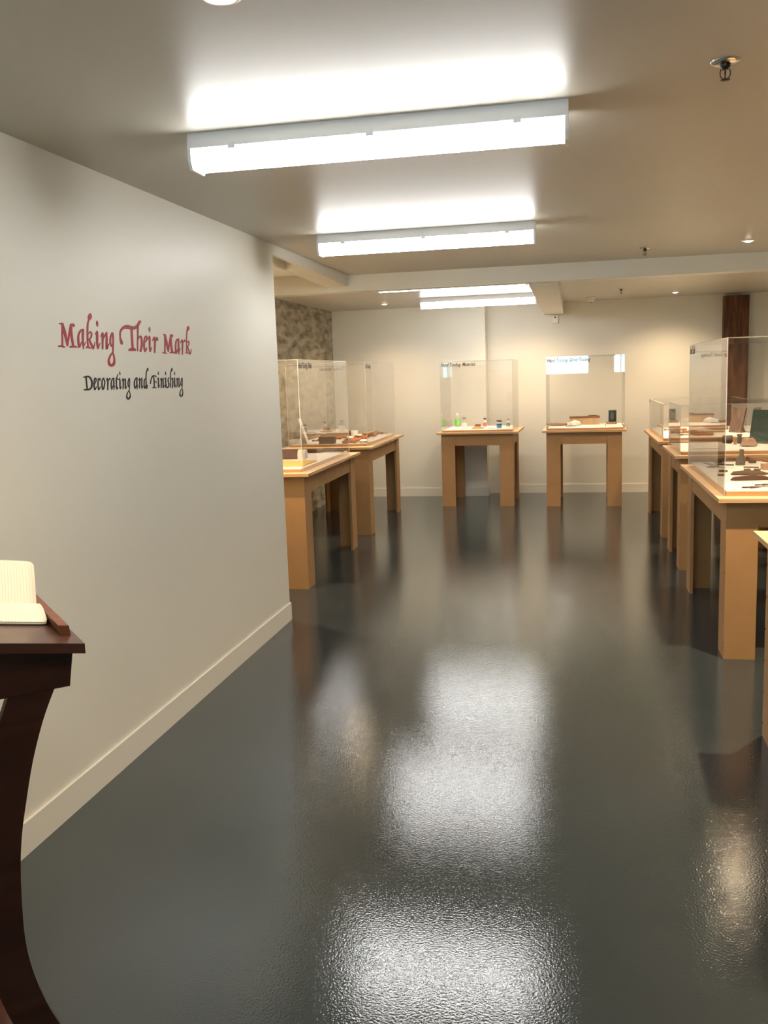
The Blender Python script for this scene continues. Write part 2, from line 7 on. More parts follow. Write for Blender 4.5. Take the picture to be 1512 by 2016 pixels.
SUBTITLE='1879,793,1879,793,1914,777,1904,815,1954,777,1942,822,2011,778,1998,833,2076,780,2061,842,2148,787,2132,850,2218,794,2218,857,2270,793,2309,852,2311,782,2387,833,2351,761,2451,803,2386,733,2501,765,2414,696,2538,719,2435,651,2562,666,2446,605,2574,611,2445,556,2573,555,2433,506,2560,498,2413,463,2536,446,2387,429,2502,403,2356,403,2455,364,2319,385,2389,333,2268,373,2305,313,2199,365,2216,303,2127,359,2130,299,2047,357,2040,300,1964,358,1952,305,1904,359,1892,309,1859,336,1859,336/2107,816,2107,816,2052,792,2161,796,2054,740,2159,743,2057,665,2157,668,2060,584,2158,588,2065,494,2166,499,2071,400,2177,405,2075,334,2184,338,2132,314,2132,314|2677,500,2677,500,2702,503,2668,512,2743,535,2702,546,2802,582,2750,594,2850,627,2786,638,2878,667,2805,674,2894,704,2815,706,2895,737,2812,724,2864,765,2802,729,2800,778,2797,729,2729,763,2801,729,2691,729,2780,711,2664,685,2749,675,2641,637,2724,631,2621,583,2709,580,2606,523,2702,522,2599,464,2701,467,2605,401,2705,407,2621,340,2716,349,2652,295,2723,324,2747,303,2682,329,2782,339,2713,355,2808,372,2747,385,2827,399,2777,409,2841,427,2804,433,2850,446,2824,450,2841,453,2841,453|3163,645,3163,645,3188,659,3131,653,3197,677,3113,669,3206,706,3089,686,3190,736,3073,691,3139,756,3065,696,3061,762,3068,703,2988,734,3076,710,2959,688,3055,679,2938,631,3035,625,2923,575,3019,572,2913,526,3010,524,2908,477,3006,478,2909,430,3006,433,2914,378,3008,383,2925,327,3014,335,2956,287,3015,319,3045,299,2979,324,3081,333,3010,351,3110,364,3044,380,3133,391,3079,405,3152,420,3114,428,3165,439,3139,445,3157,447,3157,447|3449,768,3449,768,3393,765,3464,742,3359,742,3431,719,3309,706,3388,686,3266,660,3355,648,3240,606,3336,600,3223,544,3324,543,3216,482,3321,484,3222,410,3326,415,3239,336,3339,346,3282,283,3344,322,3392,306,3308,331,3441,359,3348,376,3482,416,3387,429,3514,471,3421,481,3541,533,3450,538,3550,596,3462,593,3531,660,3445,649,3496,720,3412,706,3471,761,3386,746,3418,769,3418,769|3599,612,3599,612,3621,616,3588,622,3660,659,3622,666,3714,716,3671,726,3738,736,3727,764,3714,723,3790,732,3711,674,3810,678,3706,619,3819,620,3698,566,3812,563,3686,507,3793,503,3675,448,3776,445,3668,386,3763,384,3662,327,3750,325,3658,285,3742,283,3697,268,3697,268/3799,624,3799,624,3833,628,3786,639,3876,662,3821,675,3934,708,3870,725,3968,730,3914,760,3909,734,3995,740,3906,711,3991,710,3902,691,3987,689,3941,674,3941,674|4304,756,4304,756,4275,765,4291,740,4239,761,4260,732,4181,753,4222,721,4119,730,4190,704,4069,691,4154,672,4024,643,4115,629,3990,591,4084,582,3969,537,4066,533,3958,480,4056,479,3954,426,4051,427,3956,369,4046,372,3966,314,4046,320,4014,274,4027,309,4080,308,4018,320,4117,359,4056,369,4149,405,4093,415,4175,435,4126,445,4197,460,4155,470,4213,477,4175,486,4202,489,4202,489/4269,761,4269,761,4223,746,4309,744,4209,690,4304,689,4189,610,4297,608,4176,526,4286,525,4176,434,4270,434,4183,339,4251,339,4188,273,4237,273,4212,263,4212,263/4242,356,4242,356,4270,358,4233,368,4295,380,4264,389,4331,410,4305,417,4356,432,4336,438,4351,439,4351,439|4639,910,4639,910,4608,905,4654,898,4579,875,4631,866,4538,832,4598,822,4501,792,4570,781,4471,767,4552,753,4442,741,4541,730,4420,701,4530,696,4405,640,4515,637,4396,566,4501,565,4392,492,4491,493,4392,412,4489,415,4396,333,4493,337,4414,278,4498,298,4519,289,4444,307,4550,334,4478,345,4570,367,4505,377,4547,385,4547,385/4402,707,4402,707,4426,690,4433,723,4474,687,4483,724,4540,682,4556,725,4596,675,4633,720,4649,664,4700,702,4707,649,4755,680,4749,637,4791,664,4792,643,4792,643|4796,1007,4796,1007,4765,994,4828,997,4763,958,4832,961,4760,908,4837,911,4758,872,4840,875,4800,858,4800,858/4748,765,4748,765,4724,754,4774,756,4719,716,4786,719,4711,662,4802,665,4703,606,4810,607,4694,548,4804,546,4683,486,4789,484,4678,428,4779,428,4678,371,4772,372,4683,317,4769,322,4747,279,4731,314,4802,320,4749,331,4843,379,4807,386,4872,424,4849,428,4864,430,4864,430|4916,613,4916,613,4940,615,4906,623,4981,649,4938,659,5036,694,4982,708,5052,705,5037,740,5010,704,5100,708,5001,665,5103,665,4987,604,5096,602,4970,503,5073,500,4950,381,5041,378,4935,293,5017,290,4973,276,4973,276/5065,595,5065,595,5093,597,5054,607,5143,640,5103,650,5211,695,5170,707,5222,712,5253,735,5204,688,5279,687,5177,619,5273,616,5153,541,5263,539,5139,448,5249,446,5128,346,5231,346,5144,277,5224,298,5254,299,5193,315,5302,366,5261,373,5336,415,5312,420,5328,422,5328,422|5596,733,5596,733,5534,727,5621,707,5503,696,5584,678,5459,651,5535,637,5423,601,5498,593,5401,548,5484,545,5388,493,5481,493,5388,443,5485,449,5410,400,5498,413,5445,366,5520,381,5470,344,5536,357,5514,338,5514,338/5583,737,5583,737,5528,715,5640,719,5538,668,5636,671,5551,601,5630,603,5555,535,5621,534,5544,473,5606,470,5523,410,5587,407,5504,354,5569,351,5493,309,5556,306,5484,271,5543,266,5464,237,5517,227,5419,205,5471,189,5359,174,5415,155,5303,138,5371,121,5261,97,5339,83,5228,54,5314,43,5205,13,5301,8,5193,-25,5305,-23,5192,-61,5320,-50,5205,-93,5338,-69,5235,-122,5355,-81,5286,-145,5368,-87,5362,-157,5362,-87,5438,-147,5367,-85,5497,-126,5394,-76,5544,-98,5424,-62,5575,-64,5457,-40,5595,-25,5490,-11,5604,15,5512,19,5598,54,5517,50,5582,91,5510,85,5565,127,5500,122,5548,167,5489,162,5529,207,5475,202,5516,235,5465,229,5487,242,5487,242|6334,740,6334,740,6318,751,6312,730,6287,755,6283,727,6229,758,6253,723,6160,740,6228,712,6096,701,6183,679,6034,650,6129,631,5986,595,6089,583,5959,542,6072,537,5948,488,6068,487,5946,435,6067,437,5950,375,6063,378,5964,314,6062,321,6003,270,6055,303,6096,294,6026,311,6136,340,6068,352,6171,381,6109,393,6199,412,6145,423,6224,440,6176,449,6241,459,6198,468,6228,471,6228,471/6284,750,6284,750,6232,734,6327,732,6211,673,6316,670,6182,584,6301,581,6164,495,6286,494,6168,404,6270,404,6184,313,6255,314,6196,249,6243,250,6220,241,6220,241/6262,331,6262,331,6287,336,6249,341,6310,368,6276,373,6343,412,6313,416,6366,444,6340,447,6357,450,6357,450|6385,621,6385,621,6411,624,6374,632,6452,656,6408,666,6507,698,6455,712,6506,706,6529,739,6482,698,6574,701,6469,650,6578,649,6454,584,6571,582,6439,488,6548,485,6421,375,6514,372,6408,294,6490,291,6445,278,6445,278/6539,576,6539,576,6565,579,6528,586,6626,630,6583,639,6708,697,6659,710,6718,718,6756,745,6696,689,6781,688,6664,606,6765,603,6637,520,6748,517,6621,428,6731,426,6610,334,6712,334,6625,270,6704,291,6735,293,6673,308,6782,357,6740,364,6816,404,6790,409,6808,411,6808,411|7115,710,7115,710,7067,715,7112,688,7027,704,7077,675,6965,683,7034,657,6911,648,7002,632,6882,600,6981,594,6867,545,6966,542,6858,484,6956,483,6851,403,6946,404,6851,316,6940,318,6872,257,6943,279,6980,276,6909,293,7033,332,6959,345,7075,381,7003,393,7099,408,7031,419,7113,430,7049,439,7122,445,7062,453,7100,460,7100,460/7334,1156,7334,1156,7276,1132,7397,1138,7270,1110,7407,1116,7262,1082,7419,1083,7255,1068,7407,1044,7261,1068,7344,1017,7223,1050,7303,1016,7184,1015,7270,1002,7157,963,7242,958,7130,900,7218,896,7106,829,7198,826,7086,748,7179,746,7068,660,7164,659,7055,575,7155,575,7049,494,7154,495,7047,416,7159,418,7048,353,7162,354,7048,302,7153,301,7050,262,7142,265,7140,246,7075,265,7179,295,7120,305,7229,372,7185,378,7266,428,7232,433,7254,437,7254,437|7512,451,7512,451,7560,463,7474,468,7574,499,7486,504,7595,548,7505,555,7621,596,7529,605,7652,639,7562,651,7690,681,7600,697,7731,718,7641,737,7774,748,7682,772,7815,770,7730,805,7851,782,7802,831,7901,787,7896,841,7969,787,7991,838,8020,783,8075,826,8052,774,8130,801,8084,756,8155,773,8108,741,8169,754,8150,737,8150,737/7878,805,7878,805,7835,788,7923,792,7836,731,7931,735,7837,650,7942,653,7836,564,7946,565,7831,469,7938,469,7824,370,7925,369,7819,300,7915,299,7865,283,7865,283/7653,280,7653,280,7690,268,7672,299,7741,272,7721,308,7811,276,7795,320,7869,277,7880,325,7927,272,7961,314,7997,264,8030,297,8048,258,8076,284,8086,266,8086,266/7884,547,7884,547,7916,532,7912,564,7952,533,7948,567,7995,533,8005,569,8018,532,8068,561,8038,522,8102,537,8062,502,8115,510,8079,486,8122,492,8106,482,8106,482/8036,539,8036,539,8064,543,8022,550,8076,557,8037,564,8093,577,8056,583,8105,592,8071,597,8093,600,8093,600|8374,988,8374,988,8339,976,8407,976,8333,938,8405,938,8325,886,8403,886,8319,848,8401,848,8359,834,8359,834/8211,632,8211,632,8235,635,8201,641,8274,668,8236,675,8326,709,8285,720,8319,720,8363,739,8308,696,8386,697,8288,635,8388,633,8269,560,8381,558,8252,457,8361,455,8236,341,8333,339,8244,266,8322,277,8350,286,8292,297,8400,356,8358,362,8436,409,8408,413,8426,416,8426,416|8487,596,8487,596,8511,599,8478,606,8558,634,8518,643,8621,680,8574,692,8629,691,8651,719,8607,678,8693,680,8590,625,8694,624,8571,556,8684,553,8551,460,8659,456,8529,348,8623,344,8513,268,8596,264,8551,252,8551,252/8659,548,8659,548,8683,551,8648,557,8740,606,8700,612,8818,677,8772,686,8824,701,8864,722,8803,666,8880,664,8765,578,8860,574,8735,488,8843,486,8720,399,8831,398,8713,309,8822,310,8739,247,8813,276,8853,280,8781,293,8899,349,8851,356,8933,400,8904,404,8922,407,8922,407|9119,985,9119,985,9083,973,9153,974,9078,934,9153,935,9071,881,9152,882,9066,843,9152,843,9108,828,9108,828/8951,624,8951,624,8976,626,8941,633,9017,660,8979,667,9073,702,9031,713,9067,713,9113,732,9054,688,9135,689,9031,626,9135,625,9011,550,9128,548,8996,445,9110,443,8984,326,9085,326,8994,251,9076,262,9101,271,9039,282,9145,342,9101,348,9178,396,9148,400,9166,403,9166,403|9499,736,9499,736,9453,737,9505,717,9416,722,9475,701,9362,699,9437,678,9315,669,9409,654,9290,635,9394,628,9277,599,9385,597,9275,559,9385,565,9290,518,9401,530,9313,478,9428,490,9328,441,9446,448,9334,403,9449,405,9334,366,9441,362,9321,336,9415,320,9279,309,9358,282,9219,284,9288,251,9196,274,9216,232,9239,264,9149,260,9237,282,9163,286,9237,299,9175,303,9210,312,9210,312|9826,1154,9826,1154,9768,1135,9880,1136,9753,1110,9890,1111,9732,1077,9901,1073,9715,1056,9887,1031,9712,1049,9827,1003,9680,1027,9776,996,9647,991,9737,979,9623,944,9708,939,9601,886,9687,883,9580,810,9667,809,9560,706,9648,705,9542,584,9630,583,9526,476,9614,475,9514,388,9599,387,9503,314,9585,313,9496,264,9576,262,9534,250,9534,250/9623,603,9623,603,9648,604,9615,613,9702,637,9663,647,9775,679,9731,694,9788,689,9826,716,9784,666,9873,671,9778,605,9887,607,9769,539,9890,539,9758,472,9880,469,9742,400,9860,396,9725,341,9836,334,9705,300,9809,289,9684,270,9779,257,9668,249,9758,236,9700,227,9700,227|10084,982,10084,982,10048,969,10121,971,10046,930,10122,932,10044,876,10123,877,10043,836,10124,838,10083,823,10083,823/9943,629,9943,629,9968,632,9931,638,10000,662,9961,668,10043,699,10002,708,10026,708,10077,719,10016,677,10092,677,9993,613,10093,612,9974,537,10088,535,9961,435,10072,434,9952,322,10049,321,9963,249,10041,259,10066,266,10009,276,10109,331,10071,336,10141,381,10117,384,10132,386,10132,386|10201,592,10201,592,10227,595,10190,602,10267,627,10226,635,10321,668,10275,679,10313,678,10355,700,10300,659,10383,660,10281,603,10384,602,10260,534,10375,531,10239,441,10350,437,10216,335,10315,331,10200,259,10290,256,10240,243,10240,243/10355,542,10355,542,10380,546,10342,552,10439,600,10395,607,10518,671,10468,681,10518,695,10570,713,10503,652,10584,651,10470,556,10567,553,10443,463,10551,460,10429,377,10540,376,10421,295,10530,296,10451,237,10517,269,10562,272,10489,285,10609,339,10559,346,10643,389,10612,393,10632,396,10632,396|10881,696,10881,696,10829,690,10906,677,10798,659,10872,647,10753,614,10825,604,10714,564,10788,558,10685,512,10767,507,10662,456,10756,454,10655,405,10756,409,10675,363,10770,374,10711,330,10794,345,10736,309,10814,323,10788,304,10788,304/10875,699,10875,699,10816,679,10935,681,10826,622,10929,624,10838,540,10921,541,10840,456,10907,456,10827,373,10890,372,10804,289,10868,285,10769,219,10833,212,10713,175,10773,160,10642,143,10703,124,10577,107,10651,91,10533,65,10619,53,10501,23,10598,15,10479,-16,10586,-22,10463,-56,10583,-58,10458,-95,10589,-91,10469,-132,10604,-113,10507,-164,10627,-128,10568,-190,10652,-136,10663,-202,10647,-137,10751,-185,10653,-134,10810,-158,10690,-119,10855,-126,10727,-99,10882,-91,10760,-74,10898,-52,10790,-43,10904,-12,10812,-9,10903,29,10821,29,10894,72,10820,70,10881,113,10814,109,10864,153,10802,149,10844,192,10785,186,10830,218,10772,213,10796,225,10796,225'

# ------------------------------------------------------------------ materials
def mat(name, col=(.5,.5,.5), rough=.5, metal=0, spec=.5, coat=0):
    m = bpy.data.materials.new(name); m.use_nodes = True
    b = m.node_tree.nodes['Principled BSDF']
    b.inputs['Base Color'].default_value = (*col, 1); b.inputs['Roughness'].default_value = rough
    b.inputs['Metallic'].default_value = metal; b.inputs['Specular IOR Level'].default_value = spec
    b.inputs['Coat Weight'].default_value = coat
    return m
def noisy(name, c1, c2, scale=(8,8,8), rough=.5, detail=4, dist=0, bump=0, bscale=None, spec=.5, lo=.3, hi=.7, coat=0, bdist=.01):
    m = mat(name, c1, rough, 0, spec, coat); N = m.node_tree.nodes; L = m.node_tree.links; b = N['Principled BSDF']
    tc = N.new('ShaderNodeTexCoord'); mp = N.new('ShaderNodeMapping'); mp.inputs['Scale'].default_value = scale
    L.new(tc.outputs['Object'], mp.inputs['Vector'])
    n = N.new('ShaderNodeTexNoise'); n.inputs['Scale'].default_value = 1; n.inputs['Detail'].default_value = detail; n.inputs['Distortion'].default_value = dist
    L.new(mp.outputs[0], n.inputs['Vector'])
    r = N.new('ShaderNodeValToRGB'); r.color_ramp.elements[0].position = lo; r.color_ramp.elements[1].position = hi
    r.color_ramp.elements[0].color = (*c1, 1); r.color_ramp.elements[1].color = (*c2, 1)
    L.new(n.outputs['Fac'], r.inputs['Fac']); L.new(r.outputs['Color'], b.inputs['Base Color'])
    if bump:
        n2 = N.new('ShaderNodeTexNoise'); n2.inputs['Scale'].default_value = bscale or 60; n2.inputs['Detail'].default_value = 2
        L.new(tc.outputs['Object'], n2.inputs['Vector'])
        bp = N.new('ShaderNodeBump'); bp.inputs['Strength'].default_value = bump; bp.inputs['Distance'].default_value = bdist
        L.new(n2.outputs['Fac'], bp.inputs['Height']); L.new(bp.outputs['Normal'], b.inputs['Normal'])
    return m
def emis(name, col, s):
    m = bpy.data.materials.new(name); m.use_nodes = True; N = m.node_tree.nodes; N.clear()
    e = N.new('ShaderNodeEmission'); e.inputs[0].default_value = (*col, 1); e.inputs[1].default_value = s
    o = N.new('ShaderNodeOutputMaterial'); m.node_tree.links.new(e.outputs[0], o.inputs[0]); return m
def clear(name, tint=(1,1,1), haze=0.0):
    # clear sheet: straight-through light plus a Fresnel (Schlick) mirror
    m = bpy.data.materials.new(name); m.use_nodes = True; N = m.node_tree.nodes; L = m.node_tree.links; N.clear()
    lw = N.new('ShaderNodeLayerWeight'); lw.inputs['Blend'].default_value = .5
    p = N.new('ShaderNodeMath'); p.operation = 'POWER'; p.inputs[1].default_value = 5; L.new(lw.outputs['Facing'], p.inputs[0])
    a = N.new('ShaderNodeMath'); a.operation = 'MULTIPLY_ADD'; a.inputs[1].default_value = .96; a.inputs[2].default_value = .04; L.new(p.outputs[0], a.inputs[0])
    t = N.new('ShaderNodeBsdfTransparent'); t.inputs[0].default_value = (*tint, 1)
    g = N.new('ShaderNodeBsdfGlossy'); g.inputs['Roughness'].default_value = .01
    mx = N.new('ShaderNodeMixShader'); L.new(a.outputs[0], mx.inputs[0]); L.new(t.outputs[0], mx.inputs[1]); L.new(g.outputs[0], mx.inputs[2])
    o = N.new('ShaderNodeOutputMaterial'); last = mx
    if haze:
        d = N.new('ShaderNodeBsdfDiffuse'); d.inputs[0].default_value = (.95,.95,.93,1)
        m2 = N.new('ShaderNodeMixShader'); m2.inputs[0].default_value = haze
        L.new(mx.outputs[0], m2.inputs[1]); L.new(d.outputs[0], m2.inputs[2]); last = m2
    L.new(last.outputs[0], o.inputs[0]); return m

M = {}
M['wall'] = noisy('wall_paint', (.70,.68,.60), (.72,.70,.62), (1,1,1), .45, bump=.08, bscale=180, bdist=.002)
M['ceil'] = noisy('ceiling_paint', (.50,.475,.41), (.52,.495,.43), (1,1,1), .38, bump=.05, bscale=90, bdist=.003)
M['trim'] = mat('trim_paint', (.72,.70,.62), .4)
M['floor'] = noisy('grey_epoxy_floor', (.025,.035,.039), (.031,.043,.048), (2.5,2.5,2.5), .07, bump=.17, bscale=145, bdist=.003, spec=1.0, dist=.4)
M['concrete'] = noisy('old_concrete', (.12,.10,.06), (.36,.315,.225), (13,4,13), .9, detail=10, dist=.35, bump=.8, bscale=25, lo=.32, hi=.62)
M['old_wood'] = noisy('old_timber', (.06,.022,.008), (.16,.065,.022), (18,18,3), .75, detail=9, dist=.5, bump=.5, bscale=40, lo=.38, hi=.62)
M['mdf'] = noisy('mdf', (.34,.185,.07), (.38,.21,.085), (6,6,6), .55, bump=.03, bscale=300)
M['ply'] = noisy('plywood_top', (.62,.40,.20), (.72,.49,.27), (3,14,3), .45, detail=6, dist=.5)
M['plyedge'] = noisy('plywood_edge', (.40,.22,.10), (.68,.45,.24), (2,2,160), .6)
M['orange_edge'] = mat('board_edge', (.55,.27,.10), .6)
M['white_board'] = noisy('white_foam_board', (.80,.77,.72), (.84,.81,.76), (3,3,3), .7)
M['plexi'] = clear('acrylic_sheet'); M['plexi_edge'] = clear('acrylic_edge', (.95,.94,.9), .5)
M['metal'] = mat('white_enamel', (.78,.79,.82), .35)
M['lens'] = emis('diffuser', (1,.99,.965), 12.0)
M['chrome'] = mat('chrome', (.7,.68,.62), .22, 1)
M['dark_metal'] = mat('dark_metal', (.05,.04,.03), .4, .6)
M['bulb'] = emis('lamp_bulb', (1,.82,.60), 12)
M['white_plastic'] = mat('white_plastic', (.78,.75,.68), .4)
M['mahog'] = noisy('mahogany', (.020,.0045,.002), (.045,.012,.005), (3,3,22), .3, detail=6, dist=.8, coat=.25)
M['mahog_top'] = noisy('mahogany_top', (.045,.013,.007), (.075,.024,.012), (3,30,3), .33, detail=6, dist=.8, coat=.25)
M['lip'] = noisy('lip_wood', (.13,.035,.012), (.20,.06,.02), (4,30,4), .4, detail=5)
M['page'] = mat('cream_paper', (.74,.70,.57), .8)
_m = M['page']; _N = _m.node_tree.nodes; _L = _m.node_tree.links
_tc = _N.new('ShaderNodeTexCoord'); _w = _N.new('ShaderNodeTexWave'); _w.bands_direction = 'X'; _w.inputs['Scale'].default_value = 45
_r = _N.new('ShaderNodeValToRGB'); _r.color_ramp.elements[0].position = .0; _r.color_ramp.elements[0].color = (.58,.55,.46,1); _r.color_ramp.elements[1].position = .10; _r.color_ramp.elements[1].color = (.74,.70,.57,1)
_L.new(_tc.outputs['Object'], _w.inputs['Vector']); _L.new(_w.outputs['Fac'], _r.inputs[0]); _L.new(_r.outputs[0], _N['Principled BSDF'].inputs['Base Color'])
M['red'] = mat('red_vinyl', (.33,.010,.022), .5); M['black'] = mat('black_vinyl', (.004,.0035,.003), .6)
M['screw'] = mat('screw_head', (.06,.03,.015), .5, .5)
M['label_ink'] = mat('label_ink', (.02,.017,.015), .5)
M['tool_wood'] = noisy('handle_wood', (.26,.085,.03), (.42,.16,.06), (30,30,6), .45)
M['pale_wood'] = noisy('pale_wood', (.50,.32,.15), (.62,.42,.22), (20,5,5), .55)
M['brown_wood'] = noisy('brown_wood', (.16,.07,.03), (.27,.12,.05), (8,30,8), .5)
M['brass'] = mat('brass', (.42,.25,.08), .35, .9)
M['dark_wood'] = noisy('dark_wood', (.05,.022,.012), (.10,.045,.022), (12,12,4), .5)
M['leather'] = noisy('brown_leather', (.07,.032,.022), (.12,.055,.035), (12,12,12), .55, bump=.3, bscale=120, bdist=.002)
M['felt'] = noisy('grey_brown_felt', (.10,.085,.06), (.16,.135,.10), (60,60,60), .9)
M['tan_leather'] = noisy('tan_leather', (.32,.17,.10), (.45,.27,.17), (9,9,9), .7, dist=1)
M['yellow'] = mat('yellow_card', (.80,.50,.12), .6)
M['cloth'] = mat('white_cloth', (.80,.76,.70), .9)
M['green_cloth'] = noisy('green_book_cloth', (.018,.05,.032), (.032,.075,.05), (40,4,4), .7)
M['stone'] = mat('pale_card', (.75,.70,.62), .7)
M['iron'] = mat('iron', (.10,.09,.08), .45, .7)
M['jar_glass'] = clear('bottle_glass', (.93,.95,.93), .12); M['green_liquid'] = mat('green_liquid', (.20,.75,.10), .3)
M['label_white'] = mat('paper_label', (.82,.80,.74), .6); M['blue'] = mat('blue_label', (.06,.30,.48), .5); M['navy'] = mat('navy_band', (.02,.03,.10), .5)
M['redlabel'] = mat('red_label', (.75,.18,.14), .5); M['capblack'] = mat('black_cap', (.02,.018,.015), .4); M['capgrey'] = mat('grey_cap', (.30,.27,.23), .4)
M['ground'] = mat('outside_ground', (.2,.2,.2), .9)
def stripes():
    m = mat('marbled_board', (.3,.2,.15), .6); N = m.node_tree.nodes; L = m.node_tree.links
    tc = N.new('ShaderNodeTexCoord'); mp = N.new('ShaderNodeMapping'); mp.inputs['Scale'].default_value = (30,30,1.5)
    n = N.new('ShaderNodeTexNoise'); n.inputs['Scale'].default_value = 1; n.inputs['Detail'].default_value = 3
    r = N.new('ShaderNodeValToRGB'); cr = r.color_ramp; cr.elements[0].position = .3; cr.elements[0].color = (.07,.05,.03,1); cr.elements[1].position = .66; cr.elements[1].color = (.20,.18,.15,1)
    for p, c in ((.40,(.16,.13,.10)), (.46,(.06,.04,.03)), (.51,(.16,.04,.02)), (.56,(.18,.11,.05)), (.61,(.08,.085,.11))):
        e = cr.elements.new(p); e.color = (*c, 1)
    L.new(tc.outputs['Object'], mp.inputs[0]); L.new(mp.outputs[0], n.inputs['Vector']); L.new(n.outputs['Fac'], r.inputs[0]); L.new(r.outputs[0], N['Principled BSDF'].inputs['Base Color'])
    return m
M['stripes'] = stripes()

# ------------------------------------------------------------------ mesh helpers
def box(bm, x0, x1, y0, y1, z0, z1, mi=0, mtx=None):
    vs = [bm.verts.new((x, y, z)) for x in (x0, x1) for y in (y0, y1) for z in (z0, z1)]
    if mtx: bmesh.ops.transform(bm, matrix=mtx, verts=vs)
    fs = [(0,1,3,2), (4,6,7,5), (0,4,5,1), (2,3,7,6), (0,2,6,4), (1,5,7,3)]
    out = []
    for f in fs:
        fc = bm.faces.new([vs[i] for i in f]); fc.material_index = mi; out.append(fc)
    return out
def bev(bm, w=.002, seg=2):
    bmesh.ops.bevel(bm, geom=[e for e in bm.edges if e.is_manifold and e.calc_face_angle(0) > .6], offset=w, segments=seg, affect='EDGES', profile=.5)
def lathe(bm, prof, seg=20, mtx=None, mi=0, caps=True):
    rings = []
    for r, z in prof:
        rings.append([bm.verts.new((r*math.cos(2*PI*k/seg), r*math.sin(2*PI*k/seg), z)) for k in range(seg)])
    fs = []
    for a, b in zip(rings, rings[1:]):
        for k in range(seg): fs.append(bm.faces.new((a[k], a[(k+1) % seg], b[(k+1) % seg], b[k])))
    if caps:
        fs.append(bm.faces.new(rings[0][::-1])); fs.append(bm.faces.new(rings[-1]))
    for f in fs: f.material_index = mi; f.smooth = True
    if mtx: bmesh.ops.transform(bm, matrix=mtx, verts=[v for r in rings for v in r])
    return fs
def prism(bm, pts, ax, a0, a1, mi=0, mtx=None):
    # pts: 2D outline extruded along axis ax between a0 and a1
    def P(p, a): return {0:(a, p[0], p[1]), 1:(p[0], a, p[1]), 2:(p[0], p[1], a)}[ax]
    A = [bm.verts.new(P(p, a0)) for p in pts]; B = [bm.verts.new(P(p, a1)) for p in pts]
    n = len(pts); fs = [bm.faces.new(A[::-1]), bm.faces.new(B)]
    for i in range(n): fs.append(bm.faces.new((A[i], A[(i+1) % n], B[(i+1) % n], B[i])))
    for f in fs: f.material_index = mi
    if mtx: bmesh.ops.transform(bm, matrix=mtx, verts=A+B)
    return fs
def obj(name, bm, m, parent=None, smooth=None):
    bmesh.ops.recalc_face_normals(bm, faces=bm.faces[:])
    me = bpy.data.meshes.new(name); bm.to_mesh(me); bm.free()
    for k in (m if isinstance(m, (list, tuple)) else [m]): me.materials.append(M[k] if isinstance(k, str) else k)
    if smooth:
        for p in me.polygons: p.use_smooth = True
    o = bpy.data.objects.new(name, me); C.objects.link(o)
    if parent: o.parent = parent
    return o
def tag(o, label=None, cat=None, group=None):
    if label: o['label'] = label
    if cat: o['category'] = cat
    if group: o['group'] = group
    return o
def thing(name, label, cat, loc=(0,0,0), rz=0, group=None):
    o = bpy.data.objects.new(name, None); C.objects.link(o); o.location = loc; o.rotation_euler = (0, 0, rz); o.empty_display_size = .1
    return tag(o, label, cat, group)
def struct(name, bm, m): o = obj(name, bm, m); o['kind'] = 'structure'; return o
def sbox(name, m, *b):
    bm = bmesh.new(); box(bm, *b); return struct(name, bm, m)
def pbox(name, m, parent, *b, bevel=0):
    bm = bmesh.new(); box(bm, *b)
    if bevel: bev(bm, bevel)
    return obj(name, bm, m, parent)
def copy_tree(o, parent=None):
    c = o.copy(); C.objects.link(c); c.parent = parent
    for ch in list(o.children): copy_tree(ch, c)
    return c

# ------------------------------------------------------------------ the room
HC = 2.367
XL, XR, YB = -1.806, 3.6, -4.0
sbox('floor', 'floor', -3.2, XR+.15, YB-.15, 11.95, -.12, 0)
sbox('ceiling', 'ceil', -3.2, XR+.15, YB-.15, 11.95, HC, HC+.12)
sbox('wall_left', 'wall', XL-.14, XL, YB, 5.55, 0, HC)
sbox('wall_bay', 'wall', -3.0, XL-.14, 5.41, 5.55, 0, HC)
bm = bmesh.new(); box(bm, -3.15, -3.0, 5.4, 11.5, 0, HC); struct('wall_concrete', bm, 'concrete')
# back wall with its shallow step
bm = bmesh.new(); box(bm, -3.15, -1.06, 11.5, 11.9, 0, HC); box(bm, -1.06, XR+.1, 11.76, 11.9, 0, HC); struct('wall_back', bm, 'wall')
sbox('wall_right', 'wall', XR, XR+.12, YB, 11.76, 0, HC)
# wall behind the viewer with two window openings
WX = [(-1.70,-.20), (.44,.78)]; W0, W1 = 1.39, 2.02
bm = bmesh.new()
box(bm, XL, XR, YB-.15, YB, 0, W0); box(bm, XL, XR, YB-.15, YB, W1, HC)
xs = [XL] + [v for w in WX for v in w] + [XR]
for i in range(0, len(xs), 2): box(bm, xs[i], xs[i+1], YB-.15, YB, W0, W1)
struct('wall_front', bm, 'wall')
for i, (a, b) in enumerate(WX):
    w = bpy.data.objects.new('window_%d' % (i+1), None); C.objects.link(w); w['kind'] = 'structure'; w.location = ((a+b)/2, YB-.1, W0)
    h = (b-a)/2; bm = bmesh.new(); t = .03
    box(bm, -h, -h+t, -.03, .03, 0, W1-W0); box(bm, h-t, h, -.03, .03, 0, W1-W0); box(bm, -h+t, h-t, -.03, .03, 0, t); box(bm, -h+t, h-t, -.03, .03, W1-W0-t, W1-W0)
    n = 2 if i == 0 else 1
    for k in range(n): x = -h + 2*h*(k+1)/(n+1); box(bm, x-.012, x+.012, -.02, .02, t, W1-W0-t)
    obj('window_frame', bm, 'metal', w)
    pbox('pane', 'plexi', w, -h+t, h-t, -.004, .004, t, W1-W0-t)
